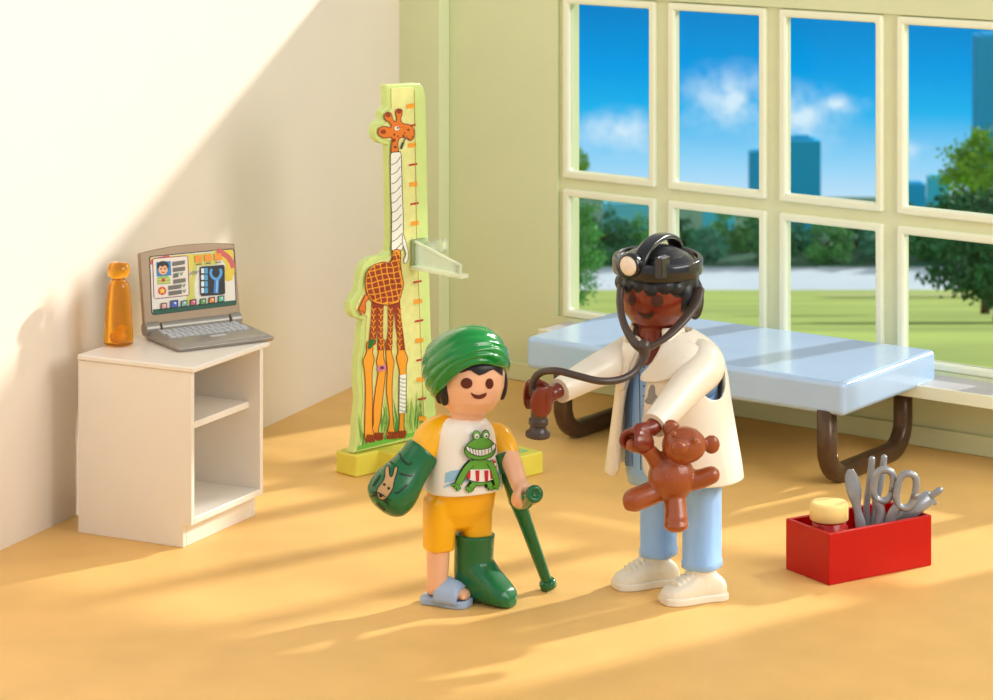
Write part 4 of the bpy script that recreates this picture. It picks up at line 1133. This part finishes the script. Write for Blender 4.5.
# ---- teddy bear in the doctor's hand
M_bear = mat('caramel_brown_plastic', (156, 76, 34), 0.28, var=0.05, coat=0.35)
bY = dY - 0.52
def BW(px, py, dy=0.0): return W(px, py, bY + dy)
bs = bY / F
g = Geo()
ball(g, BW(671.5, 477), 24 * bs, 20 * bs, 24 * bs)
ball(g, BW(684, 445, -.03), 22.5 * bs, 19 * bs, 18.5 * bs)
ball(g, BW(679.5, 447, -.135), 9 * bs, 7 * bs, 7.5 * bs)
ball(g, BW(671, 428.5, .0), 9 * bs, 5 * bs, 9 * bs); ball(g, BW(711.5, 444.5, .0), 8.5 * bs, 5 * bs, 9.5 * bs)
tube(g, [BW(688, 481), BW(700, 479, -.01), BW(711, 475, -.02)], [.05, .046, .042])
tube(g, [BW(660, 466), BW(648, 450, -.04), BW(632, 445, -.06)], [.045, .036, .03])
tube(g, [BW(658, 490), BW(645, 496, -.03), BW(634, 500, -.05)], [.055, .055, .055])
ball(g, BW(629, 501, -.06), 6.5 * bs, 8 * bs, 10 * bs)
tube(g, [BW(675, 494), BW(675.5, 508, -.04), BW(676, 520, -.07)], [.052, .052, .056])
ball(g, BW(676, 525, -.08), 12.5 * bs, 13 * bs, 7 * bs)
for (x, y) in ((673.5, 434.5), (694.5, 440.5)): ball(g, BW(x, y, -.115 if x < 680 else -.105), .015, .012, .016)
ball(g, BW(679, 443.5, -.195), .016, .01, .011)
ball(g, BW(666.5, 477, -.135), .011, .009, .011)
tb = tag(g.build('teddy_bear', M_bear, None, remesh=0.006, smooth=2), 'caramel brown teddy bear held by one arm in the doctor figure hand', 'teddy bear')

# ------------------------------------------------------------ child
M_skin = mat('light_peach_plastic_skin', (246, 190, 150), 0.3, var=0.02, coat=0.25, sss=0.05)
M_green = mat('turban_green_plastic', (8, 132, 50), 0.2, var=0.05, coat=0.5)
M_cast = mat('cast_green_plastic', (4, 104, 52), 0.25, var=0.05, coat=0.4)
M_shirt = mat('white_shirt_plastic', (246, 240, 226), 0.3, var=0.01, coat=0.3)
M_yell = mat('golden_yellow_plastic', (252, 186, 12), 0.28, var=0.02, coat=0.3)
M_slip = mat('pale_blue_slipper_plastic', (166, 188, 218), 0.35, var=0.03)
KB0 = G(466, 600); kY = KB0.y; ks = kY / F
KF = V((0.42, -0.907, 0)); KS = V((0.907, 0.42, 0))
kid = thing('toy_figure', KB0, 'child toy figure with a green head bandage, frog shirt, yellow shorts and green leg cast', 'toy figure')
kh = W(470, 380, kY + .0)
ksR = W(500, 438, kY + .05); kwR = W(520, 487, kY - .10)
ksL = W(432, 438, kY - .04); kwL = W(409, 474, kY - .12)
khR = W(526, 498, kY - .15)
ftH = G(424, 601); ftT = G(470, 607)
g = Geo()
lathe(g, kh, [(a * 0.93, b * 0.86) for a, b in hp_], 40, ax=(KS, KF, UP))
tube(g, [W(466, 450, kY), W(468, 400, kY)], [.08, .085], 24, rnd=False)
def KR(z, hw, hd, dx=0.0, dy=0.0): return ring(V((KB0.x, KB0.y, z)) + KS * dx + KF * dy, KS, KF, hw, hd, 2.5, 96)
loft(g, [KR(z, a, b) for z, a, b in ((.43, .10, .06), (.6, .13, .08), (.8, .12, .08), (.86, .05, .04))])
tube(g, [ksR, ksR * .5 + kwR * .5 + V((.008, 0, 0)), kwR], [.055, .050, .040]); tube(g, [ksL, kwL], [.05, .04])
hand(g, khR, V((0.35, -0.75, 0.55)), (kwR - khR), 0.034, 0.016, 0.10, kwR, a0=42, wr=0.036)
lx = W(438, 560, kY - .06); rx_ = W(476, 560, kY)
ank = W(437, 590, kY - .07)
tube(g, [V((lx.x, lx.y, .36)), V((lx.x, lx.y, .22)), V((ank.x, ank.y, .09))], [.058, .056, .05]); tube(g, [V((rx_.x, rx_.y, .36)), V((rx_.x, rx_.y, .1))], .055)
fd = (ftT - ftH).normalized(); fs_ = V((-fd.y, fd.x, 0)); fl = (ftT - ftH).length
loft(g, [ring(ftH + fd * (fl * t) + UP * (0.035 + h / 2), fs_, UP, w_ / 2, h / 2, 2.4, 24) for t, w_, h in ((.1, .06, .06), (.16, .09, .10), (.35, .10, .10), (.6, .105, .07), (.8, .105, .05), (.92, .09, .04), (.97, .05, .02))])
for k in range(5):
    c_ = ftH + fd * (fl * (.93 - .02 * k)) + fs_ * (.042 - .021 * k) * -1 + UP * .056
    ball(g, c_, .026 if k == 4 else .015, .015, .015, (fd, fs_, UP))
kb_ = g.build('body', M_skin, kid, remesh=0.0068, smooth=3)
KE = inkm((96, 36, 26))
km = [(470.5, 392), (474, 394), (478.5, 394.8), (483, 393.6), (486.5, 392.2), (486, 395.5), (482.8, 398.2), (478.6, 399), (474.5, 398), (471.5, 395)]
eyeprint(kb_, [('e', 466.6, 383.2, 5.9, 5.4, KE), ('e', 489.3, 383.6, 3.9, 5.3, KE), ('p', km, inkm((110, 40, 34))), ('p', [(456, 368), (460, 373), (464, 372), (468, 370.5), (471, 370.5), (474.5, 373), (479, 375.5), (484, 374), (489, 371), (493, 369.5), (497, 372), (502, 376), (503, 362), (480, 357), (458, 360)], inkm((30, 22, 20)))])
# shirt
kdx = -0.015
secs = [(.54, .185, .145), (.552, .190, .150), (.62, .182, .142), (.74, .165, .130), (.82, .148, .12), (.865, .118, .10), (.885, .085, .08)]
secs = cr(secs, 4)
g = Geo(); loft(g, [[q for q in [KR(z, a, b, kdx)]][0] for z, a, b in secs])
shirt = g.build('shirt', M_shirt, kid, bevel=0.012, ang=60)
bakeall(shirt)
Z6 = Z(430, 410, 1 / 7.0)
GR = inkm((98, 168, 52)); GO = inkm((30, 56, 24)); WB = inkm((150, 196, 222)); WT = inkm((244, 242, 232)); RD = inkm((206, 34, 40))
p = Print(shirt, 2, 0.0011, edge=1.6)
p.poly(Z6([(110, 440), (150, 425), (200, 420), (260, 415), (270, 470), (200, 476), (150, 500), (102, 512)]), WB).poly(Z6([(96, 535), (150, 505), (220, 488), (270, 486), (262, 500), (200, 508), (140, 528), (100, 545)]), WB).poly(Z6([(445, 432), (490, 425), (492, 500), (450, 495)]), WB)
p.up().ell(*Z6([(440, 385)])[0], 3.4, 5.8, GO).up().ell(*Z6([(440, 385)])[0], 2.9, 5.3, WT).up().poly(Z6([(428, 350), (450, 355), (458, 370), (440, 372)]), RD).poly(Z6([(448, 395), (460, 392), (456, 420), (444, 418)]), RD)
p.up()
for pts, wd in (([(290, 365), (255, 400), (225, 450), (195, 515)], 6.6), ([(400, 360), (425, 410), (440, 460), (455, 520)], 6.0), ([(300, 510), (275, 545)], 7.0), ([(395, 505), (410, 535)], 7.0)):
    p.line(Z6(pts), wd + 1.1, GO)
fing = []
for (x, y, l_) in ((192, 515, ((-45, 12), (-22, 35), (0, 52), (16, 40))), (456, 520, ((-26, 22), (-8, 36), (10, 34), (22, 14))), (272, 540, ((-28, 6), (-20, 28), (2, 36), (24, 24))), (410, 532, ((-20, 10), (-2, 28), (20, 26)))):
    for dx, dy in l_: fing.append([(x, y), (x + dx, y + dy)])
for f_ in fing: p.line(Z6(f_), 3.0, GO, False)
p.up()
for f_ in fing: p.line(Z6(f_), 1.7, GR, False)
p.ell(*Z6([(340, 430)])[0], 13.2, 14.4, GO, 30).up().ell(*Z6([(340, 430)])[0], 12.5, 13.7, GR, 30)
p.up().poly(Z6([(250, 415), (430, 412), (428, 485), (380, 500), (330, 502), (270, 488), (252, 462)]), WT)
p.up()
for x in (262, 322, 382, 420): p.poly(Z6([(x - 15, 420), (x + 14, 420), (x + 12, 496 if x not in (262, 420) else 478), (x - 10, 498 if x not in (262, 420) else 482)]), RD)
p.line(Z6([(252, 462), (270, 488), (330, 502), (380, 500), (428, 485)]), 0.6, GO)
for pts, wd in (([(285, 372), (255, 400), (225, 450), (195, 515)], 6.4), ([(405, 370), (425, 410), (440, 460), (455, 520)], 5.8)): p.line(Z6(pts), wd, GO)
for pts, wd in (([(290, 365), (255, 400), (225, 450), (195, 515)], 5.4), ([(400, 360), (425, 410), (440, 460), (455, 520)], 4.8), ([(300, 512), (275, 540)], 4.6), ([(395, 505), (410, 532)], 4.4)):
    p.line(Z6(pts), wd, GR)
p.k += 2
p.ell(*Z6([(312, 180)])[0], 4.0, 4.7, GO).ell(*Z6([(372, 176)])[0], 3.8, 4.5, GO)
p.shape(Z6([(290, 205), (320, 192), (360, 192), (395, 205), (425, 240), (433, 285), (410, 325), (360, 343), (310, 343), (255, 325), (233, 285), (245, 245)]), GR, GO, 0.8)
p.up().ell(*Z6([(312, 180)])[0], 3.5, 4.2, GR).ell(*Z6([(372, 176)])[0], 3.3, 4.0, GR)
p.up().ell(*Z6([(314, 184)])[0], 2.1, 2.3, WT).ell(*Z6([(373, 180)])[0], 2.0, 2.2, WT).up().ell(*Z6([(314, 187)])[0], 0.9, 1.0, KB).ell(*Z6([(375, 184)])[0], 0.9, 1.0, KB)
p.shape(Z6([(244, 250), (285, 266), (335, 272), (390, 262), (424, 235), (430, 262), (400, 298), (345, 318), (290, 308), (252, 280)]), WT, GO, 0.6)
p.up()
for (x0, y0, x1, y1) in ((262, 258, 270, 292), (282, 266, 290, 306), (302, 270, 308, 314), (322, 272, 326, 318), (344, 272, 346, 320), (364, 270, 366, 314), (384, 264, 388, 304), (402, 252, 408, 288)):
    p.line(Z6([(x0, y0), (x1, y1)]), 0.5, GO, False)
p.build('frog_print', shirt)
# sleeves
g = Geo(); tube(g, [ksL + V((.05, .03, .03)), ksL + V((0.0, 0, 0)), W(420, 457, kY - .09), W(416, 464, kY - .10)], [.078, .084, .070, .066], 30, end=(1, 1)); g.build('sleeve', M_yell, kid)
g = Geo(); tube(g, [ksR + V((-.05, -.02, .03)), W(500, 437, kY + .04), W(509.5, 456, kY - .0)], [.05, .060, .054], 30, end=(1, 0)); g.build('sleeve', M_yell, kid, bevel=0.006)
# shorts
g = Geo()
l0 = W(438.5, 549.5, kY - .05); r0 = W(475.5, 538, kY + .02)
loft(g, [ring(V((l0.x + dx, l0.y, z)), KS, KF, a, b, 3, 36) for z, a, b, dx in ((l0.z, .062, .068, 0), (l0.z + .006, .068, .075, 0), (l0.z + .15, .072, .085, .004), (.50, .078, .09, .012), (.54, .05, .06, .02))])
loft(g, [ring(V((r0.x + dx, r0.y, z)), KS, KF, a, b, 3, 36) for z, a, b, dx in ((r0.z - .02, .07, .078, 0), (r0.z + .12, .076, .085, -.004), (.50, .080, .09, -.008), (.54, .05, .06, -.02))])
loft(g, [KR(z, a, b, -.02) for z, a, b in ((.34, .03, .03), (.37, .11, .075), (.44, .155, .10), (.535, .168, .118), (.56, .12, .09))])
g.build('shorts', M_yell, kid, remesh=0.0075, smooth=3)
# leg cast
g = Geo()
bt_ = W(474.5, 533, kY + .01); bx = bt_.x; by = bt_.y
f1 = G(470, 603); f2 = G(508, 601)
gnd = V((bx, by, 0)); toe = G(500, 599)
tube(g, [V((bx, by, bt_.z)), V((bx - .002, by, .25)), V((bx - .006, by - .0, .12)), V((bx, by - .01, .09))], [.10, .096, .094, .085], 32, end=(0, 1), side=KS)
td = V((0.80, -0.60, 0)).normalized(); ts = V((-td.y, td.x, 0)); h0 = gnd - td * .07 + V((-.004, 0, 0))
loft(g, [ring(h0 + td * t + UP * (h / 2 + .001), ts, UP, w_ / 2, h / 2, 2.6, 30) for t, w_, h in ((-.015, .10, .10), (0.01, .16, .17), (.06, .18, .24), (.12, .18, .24), (.18, .17, .17), (.24, .165, .12), (.285, .13, .085), (.305, .07, .05))])
g.build('leg_cast', M_cast, kid, remesh=0.007, smooth=6)
# slipper
g = Geo(); sole(g, ftH, ftT, 0.125, 0.0, 0.036); sl_ = g.build('slipper', M_slip, kid, bevel=0.008)
g = Geo()
rings = []
for t, h in ((.34, .12), (.42, .132), (.74, .105), (.84, .085)):
    c_ = ftH + fd * (fl * t) + UP * .02
    rings.append([c_ + fs_ * (.072 * math.cos(a)) + UP * ((h - .02) * spow(math.sin(a), .8)) for a in [PI * i / 20 for i in range(21)]])
loft(g, rings, 0, (0, 0), closed=False); g.build('slipper_strap', M_slip, sl_, solid=0.016, soff=0, recalc=False)
# arm cast (mitten)
ca0 = W(422, 453, kY - .09); ca1 = W(403, 478, kY - .14); ca2 = W(391, 494, kY - .17); ax_ = (ca2 - ca0).normalized(); 
g = Geo()
sw = ax_.cross(V((0, 1, 0))).normalized(); sv = ax_.cross(sw)
cL = (ca2 - ca0).length
pr = [(.060, .0), (.066, -.012), (.078, -.014), (.083, .0), (.083, .04), (.090, .10), (.106, .17), (.112, .21), (.110, .25), (.098, .285), (.07, .31), (.035, .322), (.002, .325)]
loft(g, [ring(ca0 + ax_ * (h * 1.02) , sw, sv, r_ * 1.07, r_ * .86, 2.2, 40) for r_, h in cr(pr, 4)], caps=(0, 0))
mit = g.build('arm_cast', M_cast, kid, recalc=True)
Z8 = Z(365, 430, 0.1358)
p = Print(mit, 2, 0.0011, edge=1.4)
TN = inkm((196, 158, 104))
p.shape(Z8([(165, 262), (150, 290), (145, 350), (125, 390), (95, 430), (90, 470), (105, 505), (140, 512), (170, 485), (205, 430), (212, 390), (226, 340), (240, 290), (232, 266), (215, 288), (205, 330), (190, 347), (180, 320), (180, 285)]), TN, KB, 0.9)
p.up()
for (x, y, r_) in ((143, 402, 1.4), (175, 430, 1.4), (118, 482, 1.8)): p.ell(*Z8([(x, y)])[0], r_, r_, KB)
for l_ in ([(255, 172), (272, 215), (320, 255), (345, 238)], [(255, 320), (300, 332), (348, 340)], [(312, 402), (240, 465), (222, 452)], [(185, 235), (212, 250)], [(112, 332), (90, 372), (58, 415)], [(90, 535), (110, 555), (150, 590)], [(152, 500), (188, 520)], [(140, 512), (178, 550)], [(48, 485), (92, 480)], [(60, 455), (90, 468)], [(95, 460), (118, 470), (150, 490)]):
    p.line(Z8(l_), 1.3, KB)
p.join(mit)
# hair
g = Geo()
ball(g, kh + UP * .03 - KF * .035, .178, .178, .165, (KS, KF, UP))
for a in (-75, -92, 75, 92):
    r_ = math.radians(a); ball(g, kh + (KS * math.sin(r_) + KF * math.cos(r_)) * .155 - UP * .02, .03, .03, .085, (KS, KF, UP))
g.build('hair', mat('black_brown_hair', (34, 26, 22), 0.35), kid, remesh=0.0065, smooth=2)
# head bandage
tx_ = (UP - V((.8, -.6, 0)) * 0.46).normalized()
t1 = (KS - tx_ * KS.dot(tx_)).normalized(); t2 = tx_.cross(t1)
tc_ = W(466, 367, kY - .01)
pf = cr([(.150, -.075), (.176, -.092), (.200, -.075), (.212, -.01), (.206, .05), (.186, .105), (.15, .15), (.10, .18), (.05, .192), (.002, .195)], 8)
rings = []
for (r_, h) in pf:
    rr = []
    for i in range(96):
        a = 2 * PI * i / 96
        da = ((math.degrees(a) + 108 + 180) % 360) - 180
        lift = 0.074 * math.exp(-(da / 56.0) ** 2) * max(0, min(1, (0.06 - h) / 0.13))
        u = h * 1.0 + 0.045 * math.cos(a - 0.6) + 0.02 * math.cos(2 * a)
        w1 = abs(math.sin(u * 50 + 0.8 * math.sin(a)))
        k = 1 + (0.052 * w1 ** 0.7 - 0.03) * (1 if h < .17 else max(0, (.195 - h) / .025))
        rr.append(tc_ + tx_ * (h * 0.98 + lift) + t1 * (math.cos(a) * r_ * k) + t2 * (math.sin(a) * r_ * k))
    rings.append(rr)
g = Geo(); loft(g, rings, 0, (0, 1)); g.build('head_bandage', M_green, kid, recalc=False)
# ---- crutch
cT = G(550, 590, 0.0); cU = W(502, 458, kY + .02); cB = V((cT.x, cT.y, 0.0))
ax2 = (cU - cB).normalized(); cm = cB + ax2 * ((cU - cB).length * .66)
cru = thing('crutch', cB, 'green crutch with a round ended handle in the child figure hand', 'crutch')
g = Geo(); cL2 = (cU - cB).length
e1 = ax2.cross(V((0, 1, 0))).normalized(); e2 = ax2.cross(e1)
lathe(g, cB + ax2 * 0.012, [(.024, 0), (.027, .05), (.034, cL2 * .5), (.040, cL2 * .64), (.044, cL2 * .67), (.040, cL2 * .7), (.036, cL2 * .95), (.02, cL2)], 24, ax=(e1, e2, ax2)); g.build('shaft', M_cast, cru, bevel=0.003)
g = Geo(); lathe(g, cB + ax2 * 0.014, [(.034, 0), (.042, .003), (.042, .03), (.036, .04), (.026, .044)], 28, ax=(e1, e2, ax2)); g.build('foot_cap', M_cast, cru)
j0 = cB + ax2 * (cL2 * .655); j1 = W(534, 494, kY - .25)
g = Geo(); tube(g, [j0, j0 * .5 + j1 * .5 - UP * .022, j1], [.032, .028, .032], 20, rnd=False)
hd_ = (j1 - j0).normalized(); h1 = hd_.cross(UP).normalized(); h2 = h1.cross(hd_)
hd2 = (V((.3, -.9, .25))).normalized(); h1 = hd2.cross(UP).normalized(); h2 = h1.cross(hd2)
lathe(g, j1 - hd2 * .015, [(.03, 0), (.04, .003), (.042, .026), (.034, .034), (.018, .036), (.018, .03), (.001, .03)], 28, ax=(h1, h2, hd2)); g.build('handle', M_cast, cru)
g = Geo(); c0 = cU; 
rings = []
for i in range(19):
    a = math.radians(40 + 280 * i / 18); d_ = (e1 * math.cos(a) + e2 * math.sin(a))
    rings.append([cU + d_ * .06 + d_ * x + ax2 * y for x, y in ((-.008, -.05), (.008, -.05), (.008, .05), (-.008, .05))])
loft(g, rings, sm=False); g.build('arm_cuff', M_cast, cru, bevel=0.004)
